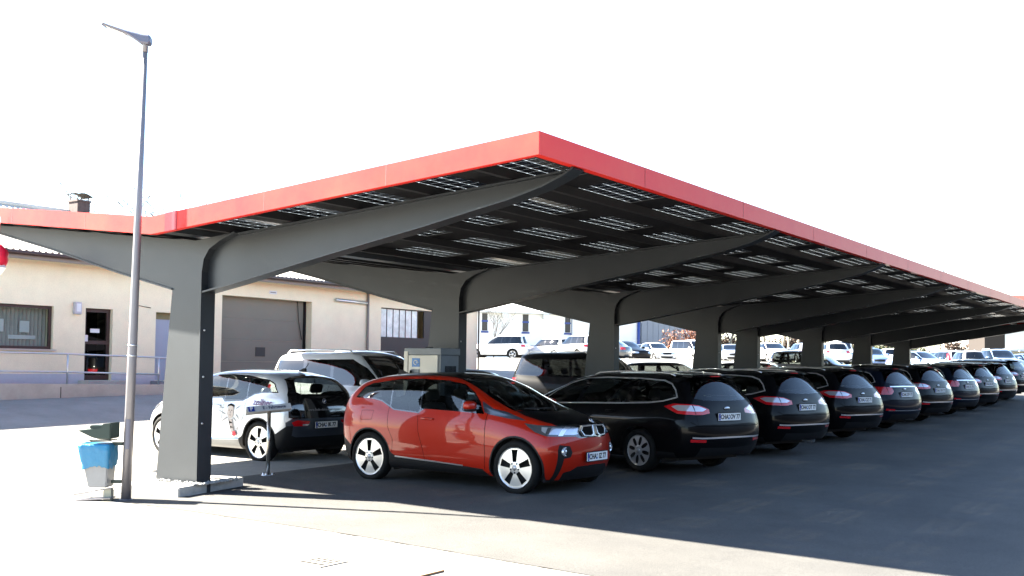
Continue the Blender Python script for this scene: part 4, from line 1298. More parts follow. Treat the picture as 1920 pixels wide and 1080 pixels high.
for a, b in zip(rows, rows[1:]):
    for k in range(N):
        f = bm.faces.new((a[k], a[(k + 1) % N], b[(k + 1) % N], b[k])); f.smooth = True
bm.faces.new(rows[0])
link('bin_bag', bm, 'bag_blue', wb_)
bm = bmesh.new()
prism(bm, [(-.225, .845), (-.03, .862), (.10, .868), (.10, .925), (.215, .94), (.215, .745), (.06, .742), (-.03, .762)], -.165, .165)
box(bm, (-.09, -.10, .862), (.10, .10, .905))
bmesh.ops.bevel(bm, geom=bm.edges[:], offset=.010, segments=2, affect='EDGES')
link('bin_lid', bm, 'bin_green', wb_)
bm = bmesh.new()
box(bm, (-.16, -.02, .70), (-.15, .15, .71)); tube(bm, [(-.19, -.15, .705), (.19, -.15, .722), (.19, .15, .722), (-.19, .15, .705), (-.19, -.15, .705)], .008, 6)
box(bm, (.19, -.03, .20), (.32, .03, .24)); box(bm, (.19, -.03, .66), (.32, .03, .70))
link('bracket', bm, 'bin_green', wb_)
mat('timber', (0.30, 0.29, 0.22), 0.8)
ft = empty('bin_foot_plate', (-.36, -1.33, 0), ang, 'rusty hinged steel plate lying open at the foot of the lamp pole', 'foot plate')
bm = bmesh.new()
prism(bm, [(-.30, .07), (.14, .145), (.14, .155), (-.30, .08)], -.06, .07)
link('plate', bm, 'lamp_steel', ft)
bm = bmesh.new()
prism(bm, [(-.26, .0), (.16, .03), (.16, .045), (-.26, .012)], -.12, .05)
link('ground_plate', bm, 'lamp_steel', ft)
bm = bmesh.new()
box(bm, (.05, -.05, 0), (.14, .04, .14)); link('block', bm, 'timber', ft)

# ---------------------------------------------------------------- parking sign on a steel post
mat('sign_white', (0.50, 0.51, 0.53), 0.4)
mat('stainless', (0.42, 0.40, 0.36), 0.25, 0.9)
mat('ink_blue', (0.015, 0.03, 0.09), 0.5)
sg_ = empty('parking_sign', (-.93, 1.82, gz(-.93, 1.82)), 0, 'low wedge shaped parking sign on a thin stainless post beside the white hatchback', 'parking sign')
bm = bmesh.new(); tube(bm, [(0, 0, 0), (0, 0, .965)], .029, 16); link('post', bm, 'stainless', sg_)
bm = bmesh.new(); lathe(bm, [(.001, .012), (.095, .012), (.10, .006), (.10, 0)], 20, 'z')
for k in range(4):
    a = k * PI / 2 + .5; lathe(bm, [(.014, .0), (.014, .028), (.001, .03)], 8, 'z', (.07 * math.cos(a), .07 * math.sin(a), .01))
link('base_plate', bm, 'satin_silver', sg_)
# the sign itself: a triangular prism whose long face looks towards the drive lane
u = Vector((.42, .90, .08)).normalized(); v = Vector((-.40, .18, .90)); v = (v - u * v.dot(u)).normalized(); w = u.cross(v)
if w.x < 0: w = -w
ct = Vector((.02, -.02, 1.005))
bm = bmesh.new()
L2 = .335
A = [ct - u * L2 - v * .050 + w * .02, ct - u * L2 + v * .050 + w * .0, ct - u * L2 - v * .040 - w * .11]
B = [a + u * 2 * L2 for a in A]
va = [bm.verts.new(a) for a in A]; vb = [bm.verts.new(b) for b in B]
for i in range(3): bm.faces.new((va[i], va[(i + 1) % 3], vb[(i + 1) % 3], vb[i])).material_index = 0
bm.faces.new(va).material_index = 1; bm.faces.new(vb[::-1]).material_index = 1
sp = link('sign_panel', bm, ['sign_white', 'steel_grey'], sg_)
fv = (A[1] - A[0]).normalized(); fn = u.cross(fv)
if fn.dot(w) < 0: fn = -fn
fc = (A[0] + A[1]) / 2 + u * L2 + fn * .004
M = Matrix(((u.x, fv.x, fn.x, fc.x), (u.y, fv.y, fn.y, fc.y), (u.z, fv.z, fn.z, fc.z), (0, 0, 0, 1)))
bm = bmesh.new()
text_mesh('E - Fahrzeuge', .070, M @ Matrix.Translation((.075, 0, .0)), .001, 0, bm, bold=.0015, sx=.92)
box(bm, (-.315, -.042, -.002), (-.225, .042, .002), 1, M=M)
text_mesh('P', .085, M @ Matrix.Translation((-.27, .002, .003)), .001, 2, bm, bold=.003)
link('sign_lettering', bm, ['ink_blue', 'plate_blue', 'plate_white'], sp)

# ---------------------------------------------------------------- charging station beside the second column
mat('charger_cream', (0.60, 0.57, 0.50), 0.45)
mat('charger_grey', (0.17, 0.19, 0.21), 0.5, var=0.06)
ch = empty('charging_station', (-.235, 4.52, gz(0, 4.5)), 0, 'cream and grey charging cabinet with a holstered cable behind the red hatchback', 'charging station')
bm = bmesh.new()
box(bm, (-.385, .02, 0), (.385, .50, 1.80), 0, .012); link('cabinet', bm, 'charger_grey', ch)
bm = bmesh.new(); box(bm, (-.400, 0, 1.80), (.400, .52, 1.915), 0, .01); link('cap', bm, 'charger_grey', ch)
bm = bmesh.new(); box(bm, (-.395, -.012, .05), (-.31, .03, 1.86), 0, .006); box(bm, (-.30, -.006, .05), (.335, .03, 1.795), 0, .006); link('front_panel', bm, 'charger_cream', ch)
bm = bmesh.new(); box(bm, (-.215, -.012, 1.60), (-.045, -.004, 1.745)); st = link('sticker', bm, 'decal_blue', ch)
bm = bmesh.new()
pts = [(-.13 + .045 * math.cos(t) * (1 - t * .06), -.016, 1.672 + .035 * math.sin(t)) for t in [k * .35 for k in range(16)]]
tube(bm, pts, .009, 6); tube(bm, [(-.12, -.016, 1.665), (-.065, -.016, 1.675)], .008, 6); link('emblem', bm, 'plate_white', st)
bm = bmesh.new()
box(bm, (-.225, -.03, 1.10), (-.05, .0, 1.56)); link('holster', bm, 'charger_grey', ch)
bm = bmesh.new()
tube(bm, [(-.19, -.06, 1.54), (-.21, -.10, 1.30), (-.22, -.12, .95), (-.20, -.12, .6), (-.12, -.11, .45), (-.06, -.10, .7), (-.07, -.08, 1.1), (-.08, -.05, 1.50)], .020, 8)
link('cable', bm, 'black_plastic', ch)
bm = bmesh.new()
for i in range(9): box(bm, (.386, .13 + i * .034, .55), (.392, .148 + i * .034, 1.62))
link('vent', bm, 'steel_dark', ch)
bm = bmesh.new(); box(bm, (.05, .03, 1.915), (.13, .12, 1.935)); link('bracket', bm, 'black_plastic', ch)

# ---------------------------------------------------------------- the low cream workshop
mat('render_cream', (0.75, 0.66, 0.48), 0.9, var=0.05, vscale=1.5, grain=0.05, gscale=30, blotch=0.06, bump=0.25, bscale=45)
mat('render_lilac', (0.45, 0.43, 0.47), 0.9, var=0.05)
mat('fibre_roof', (0.50, 0.47, 0.42), 0.85, var=0.10, vscale=1.2)
mat('soffit', (0.20, 0.17, 0.15), 0.8)
mat('brown_frame', (0.035, 0.016, 0.014), 0.5)
mat('garage_door', (0.175, 0.162, 0.128), 0.75, var=0.04, vscale=2)
mat('brown_door', (0.045, 0.038, 0.036), 0.7)
mat('blue_door', (0.30, 0.34, 0.43), 0.6)
mat('olive', (0.19, 0.17, 0.09), 0.8)
mat('wall_conc', (0.42, 0.39, 0.345), 0.9, var=0.14, vscale=1.6, bump=0.3, bscale=25)
mat('paving_grey', (0.22, 0.22, 0.24), 0.9, var=0.1)
mat('brick', (0.055, 0.036, 0.036), 0.85, var=0.3, vscale=10)
mat('curtain', (0.45, 0.44, 0.43), 0.9)
mat('interior_dark', (0.05, 0.048, 0.045), 0.9)
mat('paper', (0.65, 0.66, 0.68), 0.8)
mat('frost', (0.66, 0.70, 0.67), 0.35, var=0.25, vscale=3.0)
WX = -15.0
bld = empty('workshop_building', (WX, 10, .4), 0, 'low cream rendered workshop with corrugated roof, garage doors and brick chimney', 'building')
def wpart(name, bm, m, label=None, recalc=True):
    o = link(name, bm, m, None, recalc=recalc)
    o.parent = bld; o.matrix_parent_inverse = Matrix.Translation(bld.location).inverted()
    return tag(o, label) if label else o
def wsub(name, bm, m, par):
    o = link(name, bm, m, None)
    o.parent = par
    return o
OPEN = [(3.10, 6.80, 1.98, 3.135), (7.74, 8.58, 1.15, 3.14), (10.0, 10.95, 1.14, 3.14), (12.40, 16.22, .35, 3.80), (19.72, 23.30, .35, 3.80)]
bm = bmesh.new()
yy = sorted({-6.0, 25.62} | {o[0] for o in OPEN} | {o[1] for o in OPEN})
zz = sorted({-.3, 4.36} | {o[2] for o in OPEN} | {o[3] for o in OPEN})
T = .36
for a, b in zip(yy, yy[1:]):
    for c, d in zip(zz, zz[1:]):
        my, mz = (a + b) / 2, (c + d) / 2
        if any(o[0] < my < o[1] and o[2] < mz < o[3] for o in OPEN): continue
        face(bm, [(WX, a, c), (WX, b, c), (WX, b, d), (WX, a, d)])
for y0, y1, z0, z1 in OPEN:
    for q in ([(y0, z0), (y1, z0)], [(y1, z0), (y1, z1)], [(y1, z1), (y0, z1)], [(y0, z1), (y0, z0)]):
        (a, b), (c, d) = q
        face(bm, [(WX, a, b), (WX, c, d), (WX - T, c, d), (WX - T, a, b)])
for y in (-6.0, 25.62):
    face(bm, [(WX, y, -.3), (WX - 9, y, -.3), (WX - 9, y, 4.36), (WX - 4.5, y, 6.20), (WX, y, 4.36)])
face(bm, [(WX - 9, -6, -.3), (WX - 9, 25.62, -.3), (WX - 9, 25.62, 4.36), (WX - 9, -6, 4.36)])
bmesh.ops.remove_doubles(bm, verts=bm.verts[:], dist=1e-4)
wpart('wall', bm, 'render_cream')
bm = bmesh.new()
for a, b in ((-6, 7.74), (8.58, 10.0)): box(bm, (WX + .003, a, .2), (WX + .014, b, 1.33))
wpart('plinth', bm, 'render_lilac')
# corrugated roof
bm = bmesh.new()
n = int(33 / .06)
for side_x, sgn in ((0, 1), (1, -1)):
    ra, rb = [], []
    for i in range(n + 1):
        y = -6.4 + i * 32.4 / n
        h = .028 * math.sin(2 * PI * (i * 32.4 / n) / .177)
        x0, x1 = (WX + .55, WX - 4.5) if sgn > 0 else (WX - 9.55, WX - 4.5)
        ra.append(bm.verts.new((x0, y, 4.50 + h))); rb.append(bm.verts.new((x1, y, 6.37 + h)))
    for i in range(n): bm.faces.new((ra[i], ra[i + 1], rb[i + 1], rb[i])).smooth = True
rf_ = wpart('roof', bm, 'fibre_roof', recalc=False)
bm = bmesh.new()
box(bm, (WX + .0, -6.3, 4.37), (WX + .50, 25.9, 4.42)); box(bm, (WX + .46, -6.3, 4.28), (WX + .50, 25.9, 4.37))
wpart('soffit', bm, 'soffit')
bm = bmesh.new()
pts = [(WX + .56, -6.4, 4.43), (WX + .56, 25.95, 4.43)]
tube(bm, pts, .06, 10); tube(bm, [(WX + .05, 25.66, 4.3), (WX + .05, 25.66, .4)], .035, 8)
wpart('gutter', bm, 'brown_frame')
bm = bmesh.new()
tube(bm, [(WX - 4.5, -6.4, 6.40), (WX - 4.5, 26.0, 6.40)], .10, 8); wpart('ridge_cap', bm, 'fibre_roof')
# chimney with domed cowl
bm = bmesh.new()
box(bm, (-19.5, 9.90, 5.8), (-19.0, 10.34, 6.72))
box(bm, (-19.53, 9.87, 6.72), (-18.97, 10.37, 6.78))
for x in (-19.45, -19.05):
    for y in (9.94, 10.30): box(bm, (x - .015, y - .015, 6.78), (x + .015, y + .015, 6.92))
chm = wpart('chimney', bm, 'brick')
bm = bmesh.new(); rows = []
for i in range(7):
    t = i / 6; row = []
    y = 9.80 + .62 * t; h = .13 * math.sin(PI * (t * .86 + .10)) + (.06 if i == 0 else 0)
    for x in (-19.55, -18.95): row.append(bm.verts.new((x, y, 6.87 + h)))
    rows.append(row)
for a, b in zip(rows, rows[1:]): bm.faces.new((a[0], a[1], b[1], b[0]))
bmesh.ops.solidify(bm, geom=bm.faces[:], thickness=.03)
wpart('chimney_cowl', bm, 'interior_dark')
# shop window
y0, y1, z0, z1 = OPEN[0]
bm = bmesh.new(); f = .075; x0, x1 = WX - .16, WX - .09
for a in ((y0, y1, z0, z0 + f), (y0, y1, z1 - f, z1), (y0, y0 + f, z0 + f, z1 - f), (y1 - f, y1, z0 + f, z1 - f)):
    box(bm, (x0, a[0], a[2]), (x1, a[1], a[3]))
win = wpart('window', bm, 'brown_frame')
bm = bmesh.new(); face(bm, [(WX - .12, y0 + f, z0 + f), (WX - .12, y1 - f, z0 + f), (WX - .12, y1 - f, z1 - f), (WX - .12, y0 + f, z1 - f)])
wsub('pane', bm, 'house_glass', win)
bm = bmesh.new()
box(bm, (WX - .10, y0 - .05, z0 - .045), (WX + .09, y1 + .06, z0 - .003)); wsub('sill', bm, 'satin_silver', win)
bm = bmesh.new(); pr_ = []
k = 0; y = y0
while y <= y1:
    pr_.append((WX - .40 + (.035 if k % 2 else -.035), y)); y += .055; k += 1
for a, b in zip(pr_, pr_[1:]): face(bm, [(a[0], a[1], z0), (b[0], b[1], z0), (b[0], b[1], z1), (a[0], a[1], z1)])
wsub('curtain', bm, 'curtain', win)
bm = bmesh.new(); face(bm, [(WX - 1.4, y0 - .5, z0 - .5), (WX - 1.4, y1 + .5, z0 - .5), (WX - 1.4, y1 + .5, z1 + .3), (WX - 1.4, y0 - .5, z1 + .3)])
wsub('back_wall', bm, 'interior_dark', win)
for a, b, c, d in ((6.05, 6.32, 2.42, 2.72), (5.35, 5.62, 2.42, 2.75), (5.75, 6.5, 2.24, 2.34), (4.3, 5.0, 2.26, 2.36)):
    bm = bmesh.new(); face(bm, [(WX - .33, a, c), (WX - .33, b, c), (WX - .33, b, d), (WX - .33, a, d)]); wsub('notice', bm, 'paper', win)
# brown glazed entrance
y0, y1, z0, z1 = OPEN[1]
bm = bmesh.new(); f = .10; x0, x1 = WX - .20, WX - .12
for a in ((y0, y1, z0, z0 + .14), (y0, y1, z1 - f, z1), (y0, y0 + f, z0 + .14, z1 - f), (y1 - f, y1, z0 + .14, z1 - f), (y0 + f, y1 - f, z0 + 1.0, z0 + 1.10)):
    box(bm, (x0, a[0], a[2]), (x1, a[1], a[3]))
dr = wpart('door', bm, 'brown_frame', 'dark brown glazed entrance door')
bm = bmesh.new()
for c, d in ((z0 + .14, z0 + 1.0), (z0 + 1.10, z1 - f)): face(bm, [(WX - .16, y0 + f, c), (WX - .16, y1 - f, c), (WX - .16, y1 - f, d), (WX - .16, y0 + f, d)])
wsub('pane', bm, 'dark_glass', dr)
bm = bmesh.new()
box(bm, (WX - .14, 7.98, 2.47), (WX - .13, 8.26, 2.58)); box(bm, (WX - .14, 7.76, 2.22), (WX - .11, 7.90, 2.40))
wsub('notice', bm, 'paper', dr)
bm = bmesh.new(); face(bm, [(WX - 1.2, y0 - .3, z0), (WX - 1.2, y1 + .3, z0), (WX - 1.2, y1 + .3, z1), (WX - 1.2, y0 - .3, z1)]); wsub('back_wall', bm, 'interior_dark', dr)
# pale blue steel door with an olive panel above
y0, y1, z0, z1 = OPEN[2]
bm = bmesh.new(); box(bm, (WX - .24, y0, z0), (WX - .20, y1, z1 - .20)); dr2 = wpart('door', bm, 'blue_door', 'pale blue steel side door')
bm = bmesh.new(); box(bm, (WX - .22, y0, z1 - .20), (WX - .18, y1, z1)); wsub('transom', bm, 'olive', dr2)
bm = bmesh.new(); box(bm, (WX - .20, y1 - .16, z0 + .98), (WX - .17, y1 - .11, z0 + 1.16)); box(bm, (WX - .17, y1 - .24, z0 + 1.08), (WX - .14, y1 - .11, z0 + 1.10)); wsub('handle', bm, 'black_plastic', dr2)
# sectional garage door
y0, y1, z0, z1 = OPEN[3]
bm = bmesh.new()
for i in range(5): box(bm, (WX - .36, y0, z0 + i * .69), (WX - .32, y1, z0 + (i + 1) * .69 - .003))
gd = wpart('garage_door', bm, 'garage_door', 'plain taupe garage door')
bm = bmesh.new(); box(bm, (WX - .315, 14.05, 1.90), (WX - .30, 14.45, 2.20)); wsub('letter_slot', bm, 'interior_dark', gd)
bm = bmesh.new(); box(bm, (WX - .315, y1 - .10, z0), (WX - .25, y1 - .03, z1)); tube(bm, [(WX - .28, y1 - .4, z1), (WX - .28, y1 - .33, 3.1), (WX - .28, y1 - .18, 2.5)], .012, 6); wsub('guide_rail', bm, 'black_plastic', gd)
# dark garage door with a strip of glazing
y0, y1, z0, z1 = OPEN[4]
bm = bmesh.new()
for a in ((y0, y1, z0, 2.72), (y0, y0 + .07, 2.72, z1), (22.26, y1, 2.72, z1), (y0 + .07, 22.26, 3.76, z1)): box(bm, (WX - .12, a[0], a[2]), (WX - .06, a[1], a[3]))
gd2 = wpart('garage_door', bm, 'brown_door', 'dark brown garage door with a strip of tall panes')
for i in range(6):
    a = y0 + .07 + i * .3533
    bm = bmesh.new(); face(bm, [(WX - .10, a + .02, 2.72), (WX - .10, a + .333, 2.72), (WX - .10, a + .333, 3.76), (WX - .10, a + .02, 3.76)]); wsub('pane', bm, 'frost', gd2)
    bm = bmesh.new(); box(bm, (WX - .105, a + .327, 2.72), (WX - .085, a + .3533 + .006, 3.76)); wsub('glazing_bar', bm, 'brown_frame', gd2)
# wall fittings
bm = bmesh.new(); tube(bm, [(WX + .07, 17.29, 3.93), (WX + .07, 18.86, 3.90)], .055, 10); box(bm, (WX, 17.4, 3.88), (WX + .05, 18.75, 3.95))
wpart('strip_lamp', bm, 'satin_silver')
bm = bmesh.new(); box(bm, (WX + .002, 14.30, 3.95), (WX + .015, 14.62, 4.06)); sgn_ = wpart('sign', bm, 'paper')
bm = bmesh.new(); box(bm, (WX + .0155, 14.34, 3.985), (WX + .018, 14.58, 4.022)); wsub('caption_bar', bm, 'decal_grey', sgn_)
bm = bmesh.new(); box(bm, (WX, 7.35, 2.95), (WX + .13, 7.55, 3.28), 0, .02); ic = wpart('letter_box', bm, 'render_lilac')
bm = bmesh.new(); box(bm, (WX + .131, 7.39, 3.02), (WX + .14, 7.51, 3.24)); wsub('flap', bm, 'paper', ic)
bm = bmesh.new(); tube(bm, [(WX + .015, 9.35, 4.3), (WX + .015, 9.35, 3.3), (WX + .015, 9.8, 3.25)], .012, 6); wpart('cable', bm, 'brown_frame')
bm = bmesh.new(); tube(bm, [(WX + .06, 18.95, 4.35), (WX + .06, 18.95, .5)], .045, 8); wpart('downpipe', bm, 'soffit')
# access ramp, steps and handrail
RX = -13.35
bm = bmesh.new()
top = lambda y: 1.06 - .012 * (y - 4)
face_pts = [(-6, -.2), (9.45, -.2), (9.45, top(9.45)), (-6, top(-6))]
prism(bm, face_pts, WX + .02, RX - .25, 1, plane='yz'); prism(bm, [(a, b + (.06 if b > 0 else 0)) for a, b in face_pts], RX - .25, RX, 0, plane='yz')
for y in (2.4, 6.05, -1.5): box(bm, (RX - .01, y, .2), (RX + .002, y + .025, 1.02), 2)
tag(link('access_ramp', bm, ['wall_conc', 'paving_grey', 'joint']), 'raised concrete walkway with a low retaining wall along the cream building', 'ramp')
bm = bmesh.new(); box(bm, (WX + .02, 7.55, .9), (WX + .55, 9.0, 1.15), 0, .01)
tag(link('door_step', bm, 'wall_conc'), 'concrete step at the foot of the brown entrance door', 'step')
bm = bmesh.new(); box(bm, (WX + .02, 9.85, .9), (WX + .50, 11.2, 1.13), 0, .01)
tag(link('door_step', bm, 'paving_grey'), 'grey step at the foot of the pale blue side door', 'step')
rl = empty('handrail', (RX - .12, 6.0, 1.0), 0, 'galvanised two bar handrail on the low wall in front of the entrance', 'handrail')
for z in (.40, .86):
    bm = bmesh.new()
    pts = [(0, -12, z + .06), (0, 0, z), (0, 3.05, z - .06)]
    if z > .5: pts += [(0, 3.30, z - .065), (0, 3.34, z - .10), (0, 3.33, z - .14)]
    tube(bm, pts, .024, 8); link('rail', bm, 'satin_silver', rl)
for y in (-11.7, -8.7, -5.7, -2.8, .30, 3.02):
    bm = bmesh.new(); tube(bm, [(0, y, .06), (0, y, .86 - .02 * y * (y > 0))], .024, 8); link('post', bm, 'satin_silver', rl)

# ---------------------------------------------------------------- halls, trees and hedges behind
mat('hall_white', (0.68, 0.68, 0.65), 0.7, var=0.03, vscale=.3)
mat('hall_grey', (0.20, 0.215, 0.25), 0.6, var=0.04, vscale=.3)
mat('hall_roof', (0.55, 0.56, 0.54), 0.6)
mat('trim_blue', (0.015, 0.04, 0.20), 0.5)
mat('bark', (0.022, 0.016, 0.012), 0.9, var=0.25, vscale=3)
mat('birch_bark', (0.20, 0.17, 0.13), 0.85, var=0.30, vscale=4)
mat('twig', (0.026, 0.019, 0.015), 0.9)
mat('rust_leaf', (0.13, 0.045, 0.02), 0.8, var=0.4, vscale=3)
mat('brown_leaf', (0.055, 0.030, 0.017), 0.85, var=0.45, vscale=2)
mat('green_leaf', (0.035, 0.040, 0.012), 0.8, var=0.4, vscale=2)
mat('meadow', (0.075, 0.07, 0.03), 0.95, var=0.2, vscale=.4)
mat('roof_red', (0.16, 0.02, 0.012), 0.8, var=0.15, vscale=2)
mat('house_brown', (0.022, 0.016, 0.013), 0.85)

def pix(x, depth):
    """ground point straight ahead of the camera at a given distance (metres to the right per metre ahead)"""
    v = FW + RT * ((x - 960) / 1944.42)
    p = Vector((10.969, -8.8287, 0)) + Vector((v.x, v.y, 0)) * depth
    return Vector((p.x, p.y, gz(p.x, p.y)))
RH = Vector((RT.x, RT.y, 0)).normalized()
FH_ = Vector((-RH.y, RH.x, 0))

# white hall with slit windows and a shallow roof, seen between the second and third column
def hall(name, label, p0, xd, length, depth, h, rise, m, roof=True):
    o = empty(name, p0, math.atan2(xd.y, xd.x), label, 'building')
    bm = bmesh.new()
    box(bm, (0, 0, -1.5), (length, depth, h)); link('wall', bm, m, o)
    if roof:
        bm = bmesh.new()
        prism(bm, [(-.5, h + .02), (-.5, h + .22), (depth / 2, h + rise), (depth + .5, h + .22), (depth + .5, h + .02)], -.5, length + .3, 0, plane='yz')
        link('roof', bm, 'hall_roof', o)
    return o
P0 = pix(840, 101); P1 = pix(1200, 108)
xd = (P1 - P0); Lh = Vector((xd.x, xd.y, 0)).length; xd.normalize()
hA = hall('factory_hall', 'long white factory hall with narrow blue windows under a shallow pale roof', P0, xd, Lh, 26, 4.75, 3.0, 'hall_white')
for px, w in ((905, .55), (979.5, .60), (1058.5, .55)):
    a = Lh * (px - 840) / 360
    bm = bmesh.new(); box(bm, (a - w / 2, -.05, 3.0), (a + w / 2, .03, 4.70)); box(bm, (a - w / 2 - .05, -.09, 3.85), (a + w / 2 + .05, -.05, 4.02), 1); box(bm, (a - w / 2 - .1, -.12, 2.78), (a + w / 2 + .1, .02, 2.95), 2)
    link('window', bm, ['interior_dark', 'trim_blue', 'trim_blue'], hA)
for px in (940, 1015):
    bm = bmesh.new(); box(bm, (Lh * (px - 840) / 360 - .3, -.5, 4.3), (Lh * (px - 840) / 360 + .3, -.02, 4.74)); link('eave_bracket', bm, 'hall_roof', hA)
for px, m, w in ((1065.5, 'hall_grey', .12), (1196, 'trim_blue', .32)):
    a = Lh * (px - 840) / 360
    bm = bmesh.new(); tube(bm, [(a, -.15, -1), (a, -.15, 5.0)], w * .5, 8); link('downpipe', bm, m, hA)
P0 = pix(1203, 112); P1 = pix(1420, 125); xd = P1 - P0; Lg = Vector((xd.x, xd.y, 0)).length; xd.normalize()
hB = hall('grey_hall', 'plain grey metal hall to the right of the white factory hall', P0, xd, Lg * .50, 20, 5.6, 1.0, 'hall_grey')
bm = bmesh.new()
for k in range(int(Lg * .5 / .9)): box(bm, (k * .9, -.03, -1), (k * .9 + .06, .0, 5.55))
link('rib', bm, 'hall_grey', hB)
P0 = pix(1868, 118); P1 = pix(2080, 118); xd = P1 - P0; Lg = xd.length; xd.normalize()
hC = hall('white_hall', 'plain white hall at the far right edge', P0, xd, Lg, 15, 5.4, .8, 'hall_white')
bm = bmesh.new()
for px in (1885, 1910):
    a = Lg * (px - 1868) / 212; box(bm, (a - .5, -1.2, 2.0), (a + .9, 0, 2.12)); tube(bm, [(a + .2, -1.1, -1), (a + .2, -1.1, 2.0)], .05, 6)
link('door_canopy', bm, 'wall_conc', hC)
# brown shed left of it and the red roofed house whose roof looks over the carport edge
P0 = pix(1846, 112)
sh_ = empty('brown_shed', P0, math.atan2(RH.y, RH.x), 'brown timber shed beside the plain white hall', 'shed')
bm = bmesh.new(); box(bm, (0, 0, -1), (2.2, 4, 3.9)); link('wall', bm, 'house_brown', sh_)
bm = bmesh.new(); prism(bm, [(-.3, 3.92), (1.1, 4.5), (2.5, 3.92)], -.2, 4.3, 0); link('roof', bm, 'house_brown', sh_)
P0 = pix(1903, 150)
hs = empty('red_roof_house', P0, math.atan2(RH.y, RH.x), 'house whose red tiled roof shows above the carport edge at the far right', 'house')
bm = bmesh.new(); box(bm, (0, 0, -1), (14, 9, 8.4)); link('wall', bm, 'hall_white', hs)
bm = bmesh.new(); prism(bm, [(-.6, 8.42), (4.5, 11.0), (9.6, 8.42)], -.6, 14.6, 0, plane='yz'); link('roof', bm, 'roof_red', hs)

def bare_tree(name, loc, h, label, group=None, seed=1, m='bark', r0=.16, twig_m=None, lv=4, spread=.55, cat='tree'):
    """trunk > limbs > twigs, all tapered tubes; crown left open"""
    r = random.Random(seed)
    o = empty(name, loc, 0, label, cat, group)
    tb, cb = bmesh.new(), bmesh.new()
    def grow(bm, p, d, ln, rad, lev):
        n = 4; pts = [Vector(p)]; rr = [rad]; dd = Vector(d)
        for i in range(n):
            dd = (dd + Vector((r.uniform(-.16, .16), r.uniform(-.16, .16), r.uniform(-.03, .12)))).normalized()
            pts.append(pts[-1] + dd * ln / n); rr.append(rad * (1 - .55 * (i + 1) / n))
        tube(bm, pts, rr, 7 if lev == 0 else (5 if lev == 1 else 3), caps=False)
        if lev >= lv: return
        k = r.randint(5, 7) if lev == 0 else r.randint(3, 5)
        for q in range(k):
            t = r.uniform(.40, 1.0) if lev == 0 else r.uniform(.25, 1.0)
            i = min(int(t * n), n - 1); p2 = pts[i].lerp(pts[i + 1], t * n - i)
            a = r.uniform(0, 2 * PI); s = Vector((math.cos(a), math.sin(a), r.uniform(.1, .7)))
            nd = (dd * (1 - spread) + s.normalized() * spread).normalized()
            grow(cb, p2, nd, ln * r.uniform(.42, .66), max(rad * (1 - .5 * t) * .55, .011), lev + 1)
    grow(tb, (0, 0, -.2), (0, 0, 1), h * .55, r0, 0)
    link('trunk', tb, m, o, smooth=True, recalc=False)
    link('crown', cb, twig_m or m, o, smooth=True, recalc=False)
    return o
def leaf_mass(name, loc, size, label, m, n, seed, cat='hedge', leaf=.16, group=None, stems=0):
    r = random.Random(seed)
    o = empty(name, loc, math.atan2(RH.y, RH.x), label, cat, group)
    bm = bmesh.new()
    lumps = [(r.uniform(-1, 1), r.uniform(-.6, .6), r.uniform(.3, 1)) for _ in range(9)]
    for i in range(n):
        if r.random() < .75:
            a = r.choice(lumps); q = [a[0] * .72 + r.gauss(0, .17), a[1] * .72 + r.gauss(0, .25), a[2] * .78 + r.gauss(0, .13)]
        else: q = [r.uniform(-1, 1), r.uniform(-1, 1), r.uniform(0, .85)]
        p = Vector((q[0] * size[0] / 2, q[1] * size[1] / 2, abs(q[2]) * size[2]))
        s = leaf * r.uniform(.5, 1.4)
        u = Vector((r.gauss(0, 1), r.gauss(0, 1), r.gauss(0, 1))).normalized(); v = u.orthogonal().normalized()
        face(bm, [p - u * s - v * s * .3, p + u * s * .2 - v * s * .5, p + u * s, p + u * s * .1 + v * s * .5])
    link('foliage', bm, m, o, recalc=False)
    bm = bmesh.new()
    for i in range(max(6, stems)):
        b = Vector((r.uniform(-.4, .4) * size[0], r.uniform(-.3, .3) * size[1], -.1))
        tube(bm, [b, b + Vector((r.uniform(-.2, .2), r.uniform(-.2, .2), size[2] * .5)), b + Vector((r.uniform(-.5, .5), r.uniform(-.3, .3), size[2] * r.uniform(.75, 1.0)))], [.04, .025, .01], 4)
    link('stem', bm, 'twig', o)
    return o
bush = leaf_mass('rust_bush', pix(1283, 106), (4.6, 2.6, 4.0), 'round rust coloured bush in front of the grey metal hall', 'rust_leaf', 2600, 4, 'bush', .13, stems=26)
# birches and a brown hedge beyond the lot
for i, (x, d, hgt) in enumerate([(1362, 118, 11), (1437, 121, 12), (1462, 116, 12), (1474, 124, 11), (1490, 119, 12), (1398, 122, 11), (1420, 128, 12)]):
    bare_tree('birch_tree', pix(x, d), hgt, 'pale bare birch at the back of the car park, seen between the middle columns', 'birches behind the car park', 20 + i, 'birch_bark', .20, 'twig', 3, .5)
for i, (x, d, w, h) in enumerate([(1345, 128, 12, 3.6), (1470, 128, 12, 4.0), (1590, 132, 14, 4.2)]):
    leaf_mass('brown_hedge', pix(x, d), (w, 3, h), ['brown winter hedge behind the birches, left end', 'brown winter hedge behind the birches, middle stretch', 'brown winter hedge behind the white van, right end'][i], 'brown_leaf', 4200, 40 + i, 'hedge', .2, 'brown winter hedges', 30)
leaf_mass('green_hedge', pix(1640, 125), (14, 3, 2.6), 'olive green hedge far behind the row of columns', 'green_leaf', 3500, 51, 'hedge', .2)
leaf_mass('green_hedge', pix(1790, 118), (11, 2, 1.5), 'low olive hedge behind a wire fence near the far right', 'green_leaf', 3000, 52, 'hedge', .16)
leaf_mass('brown_hedge', pix(1818, 122), (7, 3, 3.4), 'tall brown shrubs beside the brown shed', 'brown_leaf', 3000, 53, 'hedge', .2)
